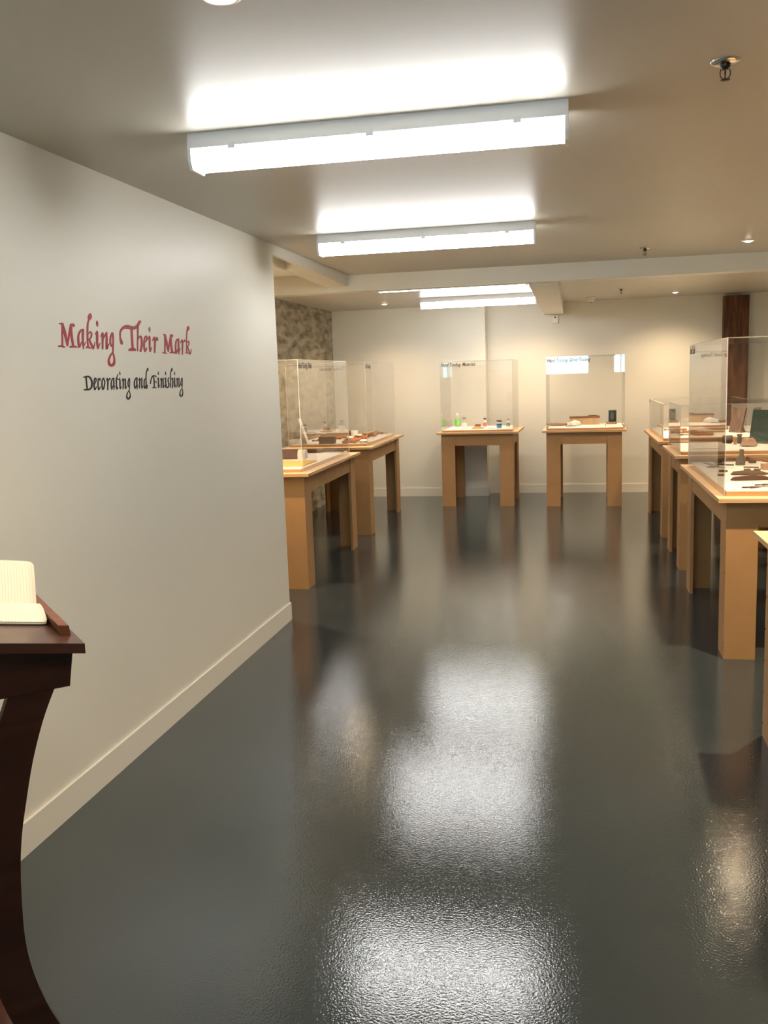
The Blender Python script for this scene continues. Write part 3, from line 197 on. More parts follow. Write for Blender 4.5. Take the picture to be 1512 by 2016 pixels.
# baseboards
def base(name, *b):
    bm = bmesh.new(); box(bm, *b); return struct(name, bm, 'trim')
bm = bmesh.new(); box(bm, XL, XL+.011, YB, 5.561, 0, .112); box(bm, XL-.14, XL+.011, 5.55, 5.561, 0, .112); bev(bm, .002, 1); struct('baseboard_left', bm, 'trim')
bm = bmesh.new(); box(bm, -3.0, -1.06, 11.488, 11.5, 0, .105); box(bm, -1.06, -1.048, 11.488, 11.76, 0, .105); box(bm, -1.048, XR, 11.748, 11.76, 0, .105); struct('baseboard_back', bm, 'trim')
base('baseboard_right', XR-.012, XR, YB, 11.748, 0, .105)
# beams and soffits under the ceiling
sbox('trim_1', 'wall', -3.0, XR, 7.5, 7.66, 2.235, HC)
sbox('trim_2', 'wall', -.346, -.114, 7.66, 11.76, 2.222, HC)
bm = bmesh.new()
prism(bm, [(5.55,2.304), (6.31,2.297), (6.31,HC), (5.55,HC)], 0, XL-.022, XL)
prism(bm, [(6.31,2.297), (7.5,2.278), (7.5,HC), (6.31,HC)], 0, XL-.175, XL)
box(bm, -3.0, XL-.16, 6.02, 6.62, 2.292, HC)
struct('trim_3', bm, 'wall')
# rough timber post standing in the back wall
o = sbox('trim_4', 'old_wood', 1.746, 2.026, 11.63, 11.76, 0, 2.338)

# ------------------------------------------------------------------ wall lettering
def glyph_line(data, text, m, label):
    root = thing('wall_lettering', label, 'lettering', (XL, 3.0, 1.5))
    for gl, ch in zip(data.split('|'), text.replace(' ', '')):
        bm = bmesh.new()
        for si, st in enumerate(gl.split('/')):
            v = list(map(int, st.split(','))); P = [(v[i]/10000, v[i+1]/10000) for i in range(0, len(v), 2)]
            x = .0012 + si*.00006
            L = [bm.verts.new((x, *P[i])) for i in range(0, len(P), 2)]; R = [bm.verts.new((x, *P[i])) for i in range(1, len(P), 2)]
            for i in range(len(L)-1):
                q = [L[i], L[i+1], R[i+1], R[i]]
                if i == 0: q = [L[0], L[1], R[1]]
                if i == len(L)-2: q = [L[i], L[i+1], R[i]]
                try: bm.faces.new(q)
                except ValueError: pass
        r = bmesh.ops.extrude_face_region(bm, geom=bm.faces[:])
        bmesh.ops.translate(bm, vec=(-.0011, 0, 0), verts=[g for g in r['geom'] if isinstance(g, bmesh.types.BMVert)])
        bmesh.ops.delete(bm, geom=[v for v in bm.verts if not v.link_faces], context='VERTS')
        obj('letter', bm, m, root)
    return root
glyph_line(TITLE, 'MakingTheirMark', 'red', 'large red vinyl lettering reading Making Their Mark on the left wall')
glyph_line(SUBTITLE, 'DecoratingandFinishing', 'black', 'smaller black vinyl lettering reading Decorating and Finishing under the red title')

# ------------------------------------------------------------------ ceiling fittings
def batten(x0, x1, y, label):
    L = x1-x0; t = thing('fluorescent_light', label, 'ceiling light', ((x0+x1)/2, y, HC), 0, 'fluorescent battens on the ceiling')
    bm = bmesh.new(); h = L/2
    prism(bm, [(-.058,0), (-.066,-.046), (-.066,-.050), (.066,-.050), (.066,-.046), (.058,0)], 0, -h, h); bev(bm, .002, 1); obj('housing', bm, 'metal', t)
    pts = [(-.060,-.0502)] + [(-.062*math.cos(a), -.078-.037*math.sin(a)) for a in [k*PI/12 for k in range(0, 13)]] + [(.060,-.0502)]
    bm = bmesh.new(); fs = prism(bm, pts, 0, -h+.022, h-.012)
    for f in fs[2:]: f.smooth = True
    obj('diffuser', bm, 'lens', t)
    for s in (-1, 1):
        bm = bmesh.new(); a = s*h; b = s*(h-.011)
        prism(bm, [(-.064,-.050), (-.064,-.090), (-.05,-.116), (.05,-.116), (.064,-.090), (.064,-.050)], 0, min(a,b), max(a,b)); bev(bm, .002, 1); obj('end_cap', bm, 'metal', t)
    for k in (-.75, 0, .75):
        pbox('clip', 'metal', t, k*h-.012, k*h+.012, -.069, -.066, -.060, -.040)
    return t
batten(-1.258, -.012, 3.075, 'nearest and largest-looking white fluorescent batten on the ceiling')
batten(-1.458, -.202, 5.376, 'second fluorescent batten, between the nearest one and the ceiling beam')
batten(-1.640, -.375, 7.93, 'fluorescent batten partly hidden just behind the ceiling beam')
batten(-1.05, .20, .78, 'added unseen fluorescent batten above the viewer, brightening the room')  # unseen batten, added to raise the overall room brightness
batten(-1.640, -.385, 10.17, 'farthest fluorescent batten, nearest to the back wall')
def downlight(x, y, label, on=True, p=1.0, rx=0):
    t = thing('downlight', label, 'downlight', (x, y, HC), 0, 'small recessed downlights in the ceiling')
    bm = bmesh.new(); lathe(bm, [(.030,-.0015), (.030,-.005), (.038,-.008), (.047,-.004), (.049,0)], 28, caps=False); obj('trim_ring', bm, 'white_plastic', t)
    bm = bmesh.new(); lathe(bm, [(.0295,-.0005), (.028,-.006), (.018,-.012), (.002,-.015)], 24); obj('bulb', bm, 'bulb', t)
    l = bpy.data.lights.new('lamp', 'SPOT'); l.energy = 100*p; l.color = (1,.74,.46); l.spot_size = R(140); l.spot_blend = 1.0; l.shadow_soft_size = .025
    o = bpy.data.objects.new('lamp', l); C.objects.link(o); o.parent = t; o.location = (0, 0, -.024); o.rotation_euler = (rx, 0, 0)
def R(d): return d*PI/180
downlight(1.13, 11.05, 'bright recessed downlight close to the back wall, left of the timber post', p=.5)
downlight(1.13, 8.95, 'recessed downlight just behind the ceiling beam at right')
downlight(1.16, 6.76, 'recessed downlight in front of the ceiling beam near the right edge', p=.38)
downlight(1.15, 4.42, 'recessed downlight outside the frame above the nearest right table', p=1.5)
downlight(1.30, 2.20, 'added unseen downlight outside the frame, nearer than the right-hand tables', p=.5)  # off-frame lamp added to brighten the near right area
downlight(-2.14, 10.65, 'recessed downlight at left close to the back wall', p=.4)
downlight(-2.14, 8.60, 'recessed downlight over the left bay behind the title wall', p=.7)
downlight(-2.32, 5.88, 'recessed downlight in front of the nearer left table, hidden by the title wall', p=.9)
downlight(-.739, 2.00, 'recessed downlight at the top edge of the photo', p=.35)
downlight(-.85, -1.0, 'added unseen downlight behind the viewer, for warm fill', p=.35)  # added lamp, no fixture seen here: warm fill from behind the camera
downlight(-.50, 11.02, 'recessed downlight hidden behind the farthest fluorescent batten', p=.42)
downlight(2.75, 10.20, 'added unseen downlight right of the timber post, warming the wall', p=.6)  # added out of view so the wall beyond the post turns warm
downlight(2.75, 7.0, 'added unseen downlight warming the right side of the room', p=.6)  # second added lamp, lifts the otherwise unlit right side
def sprinkler(x, y, label, s=1):
    t = thing('sprinkler_head', label, 'sprinkler', (x, y, HC), 0, 'sprinkler heads on the ceiling')
    bm = bmesh.new(); lathe(bm, [(.040,-.0005), (.039,-.004), (.030,-.007), (.015,-.008)], 28, caps=False); obj('escutcheon', bm, 'chrome', t)
    bm = bmesh.new(); lathe(bm, [(.013,-.002), (.013,-.016), (.009,-.018), (.009,-.022)], 12); obj('body', bm, 'dark_metal', t)
    for sgn in (-1, 1):
        bm = bmesh.new(); pts = [(.011,-.020), (.0135,-.030), (.012,-.040), (.004,-.047)]
        for a, b in zip(pts, pts[1:]):
            v0 = Vector((sgn*a[0], 0, a[1])); v1 = Vector((sgn*b[0], 0, b[1])); d = v1-v0
            lathe(bm, [(.0014,0), (.0014,d.length)], 8, Matrix.Translation(v0) @ d.to_track_quat('Z', 'Y').to_matrix().to_4x4())
        obj('frame_arm', bm, 'dark_metal', t)
    bm = bmesh.new(); lathe(bm, [(.0015,-.022), (.0025,-.030), (.0015,-.038), (.003,-.047)], 8); obj('glass_bulb', bm, 'dark_metal', t)
    bm = bmesh.new()
    lathe(bm, [(.004,-.047), (.013,-.048), (.014,-.049), (.004,-.050)], 14); obj('deflector', bm, 'dark_metal', t)
sprinkler(.41, 2.80, 'chrome sprinkler head at the upper right, nearest of the three')
sprinkler(.494, 6.85, 'small sprinkler head just in front of the ceiling beam')
sprinkler(.50, 10.25, 'small sprinkler head behind the ceiling beam, above the right back table')
t = thing('smoke_detector', 'white dome smoke detector on the ceiling near the back wall', 'smoke detector', (.202, 11.2, HC))
bm = bmesh.new(); lathe(bm, [(.062,-.001), (.062,-.012), (.055,-.020)], 28); obj('base', bm, 'white_plastic', t)
bm = bmesh.new(); lathe(bm, [(.048,-.0205), (.045,-.040), (.036,-.050), (.01,-.054)], 28); obj('sensor_dome', bm, 'white_plastic', t)
bm = bmesh.new(); lathe(bm, [(.010,-.0545), (.009,-.060), (.004,-.063)], 14); obj('sensor_eye', bm, 'dark_metal', t)
t = thing('motion_sensor', 'small white motion sensor on the back wall under the end of the beam', 'motion sensor', (-.217, 11.76, 2.12))
pbox('body', 'white_plastic', t, -.033, .033, -.045, 0, -.005, .085, bevel=.010)
bm = bmesh.new(); lathe(bm, [(.010,0), (.008,.004), (.003,.006)], 14, Matrix.Translation((0,-.045,.062)) @ Matrix.Rotation(PI/2, 4, 'X')); obj('lens', bm, 'dark_metal', t)

# ------------------------------------------------------------------ tables
def make_table(name_label, x0, x1, y0, y1, rz=0, h=.864, oh=.047, screws=(), group='plywood-topped display tables', ohr=None):
    """x0..x1, y0..y1: outline of the legs at the floor; origin at the x0,y0 corner"""
    t = thing('display_table', name_label, 'table', (x0, y0, 0), rz, group)
    W, D = x1-x0, y1-y0; tt = .021; hl = h-tt; b = .021
    bm = bmesh.new(); box(bm, -oh, W+(ohr or oh), -oh, D+oh, hl, h)
    for f in bm.faces:
        if abs(f.normal.z) < .5 or f.normal.length < .1: pass
    bm.normal_update()
    for f in bm.faces:
        if abs(f.normal.z) < .5: f.material_index = 1
    obj('tabletop', bm, ['ply', 'plyedge'], t)
    lw, ld = .158, .185
    for sx, sy in ((0,0), (1,0), (0,1), (1,1)):
        bm = bmesh.new()
        fx = (lambda v: v) if sx == 0 else (lambda v: W-v)
        fy = (lambda v: v) if sy == 0 else (lambda v: D-v)
        def bb(a0, a1, c0, c1):
            X = sorted((fx(a0), fx(a1))); Y = sorted((fy(c0), fy(c1))); box(bm, X[0], X[1], Y[0], Y[1], 0, hl)
        bb(0, lw, 0, b); bb(0, b, b+.0008, ld)
        lg = obj('leg', bm, 'mdf', t)
        if (sx, sy) in screws:
            for k in range(6):
                z = .06+k*.135
                bm = bmesh.new(); X = fx(-.0006); Yc = fy(b/2)
                lathe(bm, [(.004,-.001), (.004,.001), (.002,.0015)], 8, Matrix.Translation((X, Yc, z)) @ Matrix.Rotation((-PI/2 if sx == 0 else PI/2), 4, 'Y'))
                obj('screw', bm, 'screw', lg)
    ah = .135; i = .006
    for (a, c, e, f) in ((lw+.001, W-lw-.001, i, i+b), (lw+.001, W-lw-.001, D-i-b, D-i), (i, i+b, ld+.001, D-ld-.001), (W-i-b, W-i, ld+.001, D-ld-.001)):
        pbox('apron', 'mdf', t, a, c, e, f, hl-ah, hl)
    return t
def T(t, x, y, z=0):
    v = Matrix.Rotation(t.rotation_euler[2], 4, 'Z') @ Vector((x, y, z)); return (t.location.x+v.x, t.location.y+v.y, z)
def text_mesh(s, size, mtx, parent, m='label_ink'):
    cu = bpy.data.curves.new('label_text', 'FONT'); cu.body = s; cu.size = size; cu.shear = .35; cu.resolution_u = 3; cu.offset = .0006; cu.extrude = .0002; cu.space_character = 1.03
    tmp = bpy.data.objects.new('tmp', cu); C.objects.link(tmp)
    dg = bpy.context.evaluated_depsgraph_get(); me = bpy.data.meshes.new_from_object(tmp.evaluated_get(dg))
    bpy.data.objects.remove(tmp); me.transform(mtx @ Matrix.Diagonal((1,1.4,1,1))); me.materials.clear(); me.materials.append(M[m])
    o = bpy.data.objects.new('case_lettering', me); C.objects.link(o); o.parent = parent
    for p in me.polygons: p.material_index = 0
    return o
def make_case(t, x0, x1, y0, y1, z0, z1, label, board_label, inset=.008, deck=.025, crz=None):
    """clear box standing on table t (local coords) + the board under it"""
    rz = t.rotation_euler[2]; loc = T(t, x0, y0); W, D, Hh = x1-x0, y1-y0, z1-z0; g = .0055
    c = thing('display_case', label, 'display case', (loc[0], loc[1], z0), rz if crz is None else crz, 'clear acrylic display cases')
    def panel(*b):
        bm = bmesh.new(); fs = box(bm, *b); bm.normal_update(); d = (b[1]-b[0], b[3]-b[2], b[5]-b[4]); thin = d.index(min(d))
        for f in bm.faces:
            if abs(f.normal[thin]) < .5: f.material_index = 1
        obj('panel', bm, ['plexi', 'plexi_edge'], c)
    panel(0, W, 0, g, 0, Hh); panel(0, W, D-g, D, 0, Hh)
    panel(0, g, g, D-g, 0, Hh); panel(W-g, W, g, D-g, 0, Hh); panel(g, W-g, g, D-g, Hh-g, Hh)
    d = thing('display_board', board_label, 'display board', (loc[0], loc[1], z0), rz, 'white-topped boards inside the cases')
    j = inset+g
    pbox('wooden_base', 'orange_edge', d, j, W-j, j, D-j, 0, deck-.004)
    pbox('white_surface', 'white_board', d, j, W-j, j, D-j, deck-.004, deck, bevel=.001)
    return c, d
G = {}
G['L1'] = make_table('nearer table of the left row, beside the end of the title wall', -2.76, -1.921, 6.364, 8.07, R(.9), screws=((1,0),(1,1)))
G['L2'] = make_table('farther table of the left row, holding wooden-handled tools', -2.79, -1.944, 8.64, 10.30, R(.4), .868, screws=((1,0),))
G['F1'] = make_table('left one of the two tables facing us at the back wall, with small bottles', -1.508, -.675, 10.595, 11.40, R(-1.2), ohr=.06)
G['F2'] = make_table('right one of the two tables facing us at the back wall, with a wooden box', -.302, .530, 10.560, 11.37, R(-1.2))
G['A'] = make_table('nearest fully visible table of the right row under a tall clear case', .775, 1.61, 4.952, 6.60, 0, screws=((0,0),(0,1)))
G['B'] = make_table('short table of the right row behind the nearest tall case', .788, 1.62, 7.17, 8.08, 0, .878, screws=((0,0),))
G['C'] = make_table('farthest table of the right row close to the back wall', .788, 1.62, 8.56, 10.18, 0, .878)
G['D'] = make_table('table at the right edge of the photo showing only its plywood corner', .772, 1.60, 2.26, 3.905, 0, screws=((0,1),))
case = {}
case['L1'] = make_case(G['L1'], .02, .815, .06, 1.62, .864, 1.684, 'tall clear case on the nearer left table', 'white board with wooden edge in the nearer left case')
case['L2'] = make_case(G['L2'], .02, .822, .09, 1.60, .868, 1.684, 'tall clear case on the farther left table', 'white board with wooden edge in the farther left case')
case['F1'] = make_case(G['F1'], .0, .835, .005, .80, .864, 1.68, 'tall clear case over the bottles on the left back table', 'white board under the bottles on the left back table')
case['F2'] = make_case(G['F2'], .0, .86, .005, .80, .864, 1.69, 'tall clear case over the wooden box on the right back table', 'white board under the wooden box on the right back table')
case['A'] = make_case(G['A'], -.006, .84, .05, 1.60, .864, 1.681, 'tall clear case on the nearest right-hand table', 'white board covered with dark metal tools in the nearest right case', deck=.027)
case['B'] = make_case(G['B'], -.004, .83, .03, .88, .878, 1.255, 'low clear case on the short right-hand table', 'white board under the green book in the low right case')
case['C'] = make_case(G['C'], .0, .83, .03, 1.58, .878, 1.21, 'low clear case on the farthest right-hand table', 'white board under reddish tools in the farthest right case')
front = Matrix.Rotation(PI/2, 4, 'X')
text_mesh('Hand Tooling: Materials', .040, Matrix.Translation((.012, -.0012, .758)) @ front, case['F1'][0])
text_mesh('Hand Tooling: Gold Tooling', .040, Matrix.Translation((.012, -.0012, .765)) @ front, case['F2'][0])
right = Matrix.Rotation(PI/2, 4, 'Z') @ front
text_mesh('Hand Tooling: Tools', .042, Matrix.Translation((.795+.0012, .012, .755)) @ right, case['L1'][0])
text_mesh('Hand Tooling', .042, Matrix.Translation((.802+.0012, .02, .752)) @ right, case['L2'][0])
left = Matrix.Rotation(-PI/2, 4, 'Z') @ front
text_mesh('Hand Tools', .05, Matrix.Translation((-.0012, 1.53, .755)) @ left, case['A'][0])
text_mesh('Tools', .035, Matrix.Translation((-.0012, 1.53, .295)) @ left, case['C'][0])

# ------------------------------------------------------------------ contents
def rotm(x, y, z, rz=0, rx=0, ry=0): return Matrix.Translation((x, y, z)) @ Matrix.Rotation(rz, 4, 'Z') @ Matrix.Rotation(ry, 4, 'Y') @ Matrix.Rotation(rx, 4, 'X')
def block(name, label, cat, x, y, z, dx, dy, dz, m, rz=0, bevel=.002, group=None):
    bm = bmesh.new(); box(bm, -dx/2, dx/2, -dy/2, dy/2, 0, dz)
    if bevel: bev(bm, bevel)
    o = obj(name, bm, m); o.location = (x, y, z); o.rotation_euler = (0, 0, rz); return tag(o, label, cat, group)
def bottle(name, label, x, y, z, r, h, body, cap, lab=None, neck=.45, capm='capblack', liquid=None, group='bottles and jars on the left back table', band=None):
    t = thing(name, label, 'bottle' if name == 'bottle' else 'jar', (x, y, z), 0, group); hb = h*.72; rn = r*neck
    bm = bmesh.new(); lathe(bm, [(r*.9,0), (r,.003), (r,hb*.85), (r*.8,hb*.95), (rn,hb), (rn,h*.84)], 20); obj('body', bm, body, t)
    bm = bmesh.new(); lathe(bm, [(rn*1.25,h*.842), (rn*1.3,h*.86), (rn*1.3,h*.98), (rn*1.1,h)], 18); obj('cap', bm, cap, t)
    if lab: bm = bmesh.new(); lathe(bm, [(r+.0004,hb*.18), (r+.0005,hb*.20), (r+.0005,hb*.72), (r+.0004,hb*.74)], 20, caps=False); obj('paper_label', bm, lab, t)
    if band: bm = bmesh.new(); lathe(bm, [(r+.0008,hb*.62), (r+.0009,hb*.63), (r+.0009,hb*.82), (r+.0008,hb*.83)], 20, caps=False); obj('band', bm, band, t)
    return t
ZF = .8895
bottle('bottle', 'clear bottle with green label and white cap, tallest on the left back table', -1.40, 11.28, ZF, .030, .165, 'jar_glass', 'label_white', 'green_liquid')
bottle('bottle', 'square-shouldered clear bottle with grey cap and white label', -1.27, 10.90, ZF, .034, .135, 'jar_glass', 'capgrey', 'label_white', .5)
bottle('bottle', 'white bottle with red label and black cap behind the wood blocks', -1.035, 11.00, ZF, .020, .115, 'label_white', 'capblack', 'redlabel', .6)
bottle('jar', 'white jar with black lid, navy band and blue label', -.845, 10.73, ZF, .029, .098, 'label_white', 'capblack', 'blue', .8, band='navy')
bottle('bottle', 'small white bottle with grey label, rightmost on the left back table', -.765, 11.08, ZF, .022, .092, 'label_white', 'capgrey', 'capgrey', .35)
block('wood_block', 'wide thin tan block at the bottom of the stack beside the red-labelled bottle', 'block', -1.10, 10.80, ZF, .135, .07, .016, 'pale_wood', .06, group='stacked wood blocks')
block('wood_block', 'middle yellow-tan block of the stack beside the red-labelled bottle', 'block', -1.105, 10.81, ZF+.0161, .085, .05, .014, 'yellow', -.1, group='stacked wood blocks')
block('wood_block', 'brown block on top of the stack beside the red-labelled bottle', 'block', -1.10, 10.81, ZF+.0302, .065, .035, .022, 'brown_wood', .05, group='stacked wood blocks')
def blade_tool(name, label, x, y, z, L, w, m, rz, cat='tool', group=None):
    bm = bmesh.new(); prism(bm, [(-L/2,-w/2), (L*.3,-w/2), (L/2,0), (L*.3,w/2), (-L/2,w/2)], 2, 0, .003); o = obj(name, bm, m)
    o.location = (x, y, z); o.rotation_euler = (0, 0, rz); return tag(o, label, cat, group)
blade_tool('palette_knife', 'thin grey-green strip lying left of the blue-labelled jar', -.93, 10.78, ZF, .085, .014, 'iron', .05, 'knife')
# right back table
t = thing('wooden_box', 'pale wooden box with brown lid on the right back table', 'box', (.13, 11.18, ZF), R(-1))
pbox('body', 'pale_wood', t, -.17, .17, -.06, .06, 0, .078, bevel=.002)
pbox('lid', 'brown_wood', t, -.176, .176, -.065, .065, .079, .098, bevel=.004)
bm = bmesh.new(); lathe(bm, [(.003,0), (.006,.02), (.006,.085), (.003,.11)], 10, rotm(.17,11.16,ZF+.104,.06,0,PI/2) @ Matrix.Identity(4))
tag(obj('tool_handle', bm, 'dark_wood'), 'thin dark rod lying on the lid of the wooden box', 'tool')
bm = bmesh.new(); lathe(bm, [(.006,0), (.016,.02), (.018,.06), (.017,.14), (.015,.19), (.013,.21)], 14, rotm(-.285,11.04,ZF+.019,-.12,0,PI/2+.01)); 
tag(obj('leather_roll', bm, 'tan_leather'), 'reddish brown leather roll at the left of the right back table', 'roll')
def crumple(name, label, cat, x, y, z, sx, sy, sz, m, seed, group=None):
    rnd = random.Random(seed); bm = bmesh.new(); bmesh.ops.create_icosphere(bm, subdivisions=3, radius=1)
    from mathutils import noise
    for v in bm.verts:
        n = noise.noise(v.co*1.7+Vector((seed,0,0)))*.45 + noise.noise(v.co*4+Vector((0,seed,0)))*.22
        v.co *= 1+n
        if v.co.z < 0: v.co.z *= .12
        v.co.x *= sx; v.co.y *= sy; v.co.z *= sz
    zm = min(v.co.z for v in bm.verts)
    for v in bm.verts: v.co.z -= zm
    o = obj(name, bm, m, smooth=True); o.location = (x, y, z); return tag(o, label, cat, group)
crumple('cloth', 'crumpled white cloth in front of the wooden box', 'cloth', .005, 11.0, ZF, .088, .055, .048, 'cloth', 3)
for k in range(3):
    bm = bmesh.new(); lathe(bm, [(.002,0), (.004,.01), (.004,.05), (.0015,.08)], 8, rotm(-.09+.025*k,10.86+.012*k,ZF+.005,-.35+.1*k,0,PI/2)); 
    tag(obj('finishing_tool', bm, 'brown_wood'), ['small brown tool tip nearest the leather roll', 'small brown tool tip in the middle of the three before the cloth', 'small brown tool tip under the edge of the white cloth'][k], 'tool', 'small tools in front of the white cloth')
t = thing('framed_plaque', 'dark green plaque with an oval panel standing on a wooden foot', 'plaque', (.445, 11.16, ZF), R(-6))
pbox('wooden_foot', 'tan_leather', t, -.065, .055, -.03, .03, 0, .026, bevel=.003)
bm = bmesh.new(); box(bm, -.045, .045, -.006, .006, 0, .135, mtx=rotm(.005,0,.0265,0,-.10)); bev(bm, .002); obj('backing', bm, 'green_cloth', t)
bm = bmesh.new(); lathe(bm, [(.030,0), (.034,.003), (.030,.006)], 28, rotm(.005,-.0135,.094,0,PI/2-.10) @ Matrix.Diagonal((1,1.65,1,1)), caps=False); obj('oval_frame', bm, 'dark_metal', t)
bm = bmesh.new(); lathe(bm, [(.029,0), (.026,.003), (.01,.004)], 28, rotm(.005,-.0145,.094,0,PI/2-.10) @ Matrix.Diagonal((1,1.65,1,1))); obj('oval_panel', bm, 'iron', t)
bm = bmesh.new(); lathe(bm, [(.003,0), (.007,.004), (.005,.010), (.001,.013)], 10, rotm(.36,10.86,ZF)); tag(obj('brass_stud', bm, 'dark_wood'), 'tiny dark stud lying in front of the plaque foot', 'stud')
# finishing tools with turned handles
def ftool(label, x, y, z, L, rz, group, cat='tool', hm='tool_wood', r=.013, dark=False):
    t = thing('finishing_tool', label, cat, (x, y, z+r*1.05), rz, group)
    Mx = Matrix.Rotation(PI/2, 4, 'Y')
    bm = bmesh.new(); lathe(bm, [(r*.35,0), (r*.9,.006), (r,L*.12), (r*.72,L*.3), (r*.95,L*.48), (r*.55,L*.58)], 14, Mx); obj('handle', bm, hm, t)
    bm = bmesh.new(); lathe(bm, [(r*.5,L*.582), (r*.42,L*.60), (r*.34,L*.90)], 10, Mx); obj('shank', bm, 'iron' if dark else 'brass', t)
    bm = bmesh.new(); box(bm, L*.901, L, -r*.75, r*.75, -r*.6, r*.6); bev(bm, .0015, 1); obj('stamp_head', bm, 'iron' if dark else 'brass', t)
    return t
gl2 = 'wooden-handled finishing tools on the farther left table'
words = ['nearest', 'second nearest', 'third nearest', 'fourth nearest', 'middle', 'sixth nearest', 'seventh nearest', 'third farthest', 'second farthest', 'farthest']
ZL2 = .8935
for k in range(10):
    y = 8.97+k*.118; x = -2.11+.004*k
    ftool('%s wooden-handled tool in the row along the right side of the farther left case' % words[k], x-.02*(k % 3), y, ZL2, .16+.012*(k % 3), PI-.25-.06*(k % 4), gl2, r=.015)
for k in range(4):
    ftool(['orange-brown tool lying farthest left behind the felt block', 'orange-brown tool beside the white cup', 'tool with a long shank crossing behind the cup', 'tool at the far end of the middle group'][k], -2.42+.012*k, 9.06+.17*k, ZL2, .20, PI+.05*k, gl2, r=.014)
ftool('long tool pointing toward us, in front of the row on the farther left table', -2.24, 8.80, ZL2, .26, R(4), gl2, r=.014)
block('felt_block', 'grey-brown felt-covered block near the front of the farther left case', 'block', -2.40, 8.84, ZL2, .155, .10, .075, 'felt', .05, .006)
block('timber_board', 'long dark brown board lying behind the felt block', 'board', -2.55, 9.99, ZL2, .30, .10, .05, 'brown_wood', .04)
block('timber_board', 'second long brown board, lower and in front of the first', 'board', -2.56, 9.68, ZL2, .26, .08, .035, 'dark_wood', -.06)
t = thing('card_stand', 'tall narrow white card leaning on a stand in the farther left case', 'card', (-2.62, 8.90, ZL2), R(101))
bm = bmesh.new(); box(bm, -.10, .10, -.004, .004, 0, .265, mtx=rotm(0,0,.001,0,-.30)); obj('card', bm, 'stone', t)
bm = bmesh.new(); prism(bm, [(.002,0), (.10,0), (.045,.13)], 0, -.05, -.046); prism(bm, [(.002,0), (.10,0), (.045,.13)], 0, .046, .05); obj('stand', bm, 'white_plastic', t)
t = thing('cup', 'small white cup among the tools in the farther left case', 'cup', (-2.37, 9.88, ZL2))
bm = bmesh.new(); lathe(bm, [(.030,0), (.034,.004), (.042,.06), (.0425,.062), (.040,.062), (.032,.008), (.01,.006)], 22); obj('bowl', bm, 'label_white', t)
crumple('cloth', 'small folded white cloth at the front right of the farther left case', 'cloth', -2.03, 8.84, ZL2, .04, .03, .022, 'cloth', 9)
block('pale_board', 'pale board lying at the far right end of the farther left case', 'board', -2.19, 10.17, ZL2, .30, .06, .018, 'pale_wood', .0)
# nearer left table
ZL1 = .8895
block('yellow_card', 'flat yellow card at the front of the nearer left case', 'card', -2.28, 6.82, ZL1, .56, .42, .006, 'yellow', R(1), .001)
t = thing('leather_press', 'dark leather-covered rounded block behind the yellow card', 'block', (-2.37, 7.28, ZL1), R(3))
bm = bmesh.new(); pts = [(-.055,0), (.055,0), (.055,.03)] + [(.055*math.cos(a), .03+.05*math.sin(a)) for a in [k*PI/8 for k in range(1, 8)]] + [(-.055,.03)]
prism(bm, pts, 0, -.24, .14); bev(bm, .004, 2); obj('body', bm, 'leather', t)
bm = bmesh.new(); prism(bm, [(p[0]*.93, p[1]*.93) for p in pts], 0, .141, .205); bev(bm, .003, 1); obj('paper_end', bm, 'stone', t)
block('brass_fitting', 'small dark fitting left of the leather-covered block', 'fitting', -2.42, 7.50, ZL1, .10, .06, .05, 'dark_metal', .2, .004)
block('brass_fitting', 'second small dark fitting lying farther along the nearer left case', 'fitting', -2.40, 7.66, ZL1, .07, .05, .03, 'dark_metal', -.3, .004)
t = thing('paring_tool', 'long dark flat tool at the far end of the nearer left case', 'tool', (-2.24, 7.84, ZL1), R(-3))
pbox('grip', 'leather', t, -.12, .06, -.04, .04, 0, .032, bevel=.010)
pbox('blade', 'iron', t, .061, .26, -.018, .018, .006, .014)
# farthest right table
ZC = .9035
gc = 'reddish wooden-handled tools on the farthest right table'
for k, (x, y, a, l) in enumerate([(1.25, 8.80, PI+.12, .30), (1.22, 9.00, PI-.20, .27), (1.16, 9.20, PI+.30, .26), (1.10, 9.50, PI-.05, .22)]):
    ftool(['reddish tool nearest to us on the farthest right table', 'second reddish tool crossing the nearest one', 'third reddish tool, angled to the left', 'short reddish tool farthest back in that group'][k], x, y, ZC, l, a, gc, r=.014)
blade_tool('paring_knife', 'dark paring knife at the left side of the farthest right case', 1.0, 10.0, ZC, .19, .04, 'iron', PI, 'knife')
block('yellow_folder', 'flat yellow-brown board in the farthest right case', 'board', 1.32, 9.25, ZC, .16, .10, .012, 'pale_wood', .1)
bm = bmesh.new(); prism(bm, [(-.11,.03), (-.06,.008), (0,0), (.13,0), (.13,.028), (.03,.034), (-.04,.036)], 1, -.05, .05); bev(bm, .003, 1)
o = obj('leather_strop', bm, 'leather'); o.location = (1.37, 9.62, ZC); tag(o, 'dark curved leather strop behind the yellow-brown board', 'strop')
t = thing('marbled_panel', 'leaning panel of striped brown and grey marbled leather', 'panel', (1.49, 9.12, ZC), R(-52))
bm = bmesh.new(); box(bm, -.075, .075, -.008, .008, 0, .235, mtx=rotm(0,0,.002,0,-.24)); bev(bm, .002, 1); obj('panel', bm, 'stripes', t)
bm = bmesh.new(); prism(bm, [(.012,0), (.10,0), (.035,.14)], 0, -.03, .03); obj('easel', bm, 'brown_wood', t)
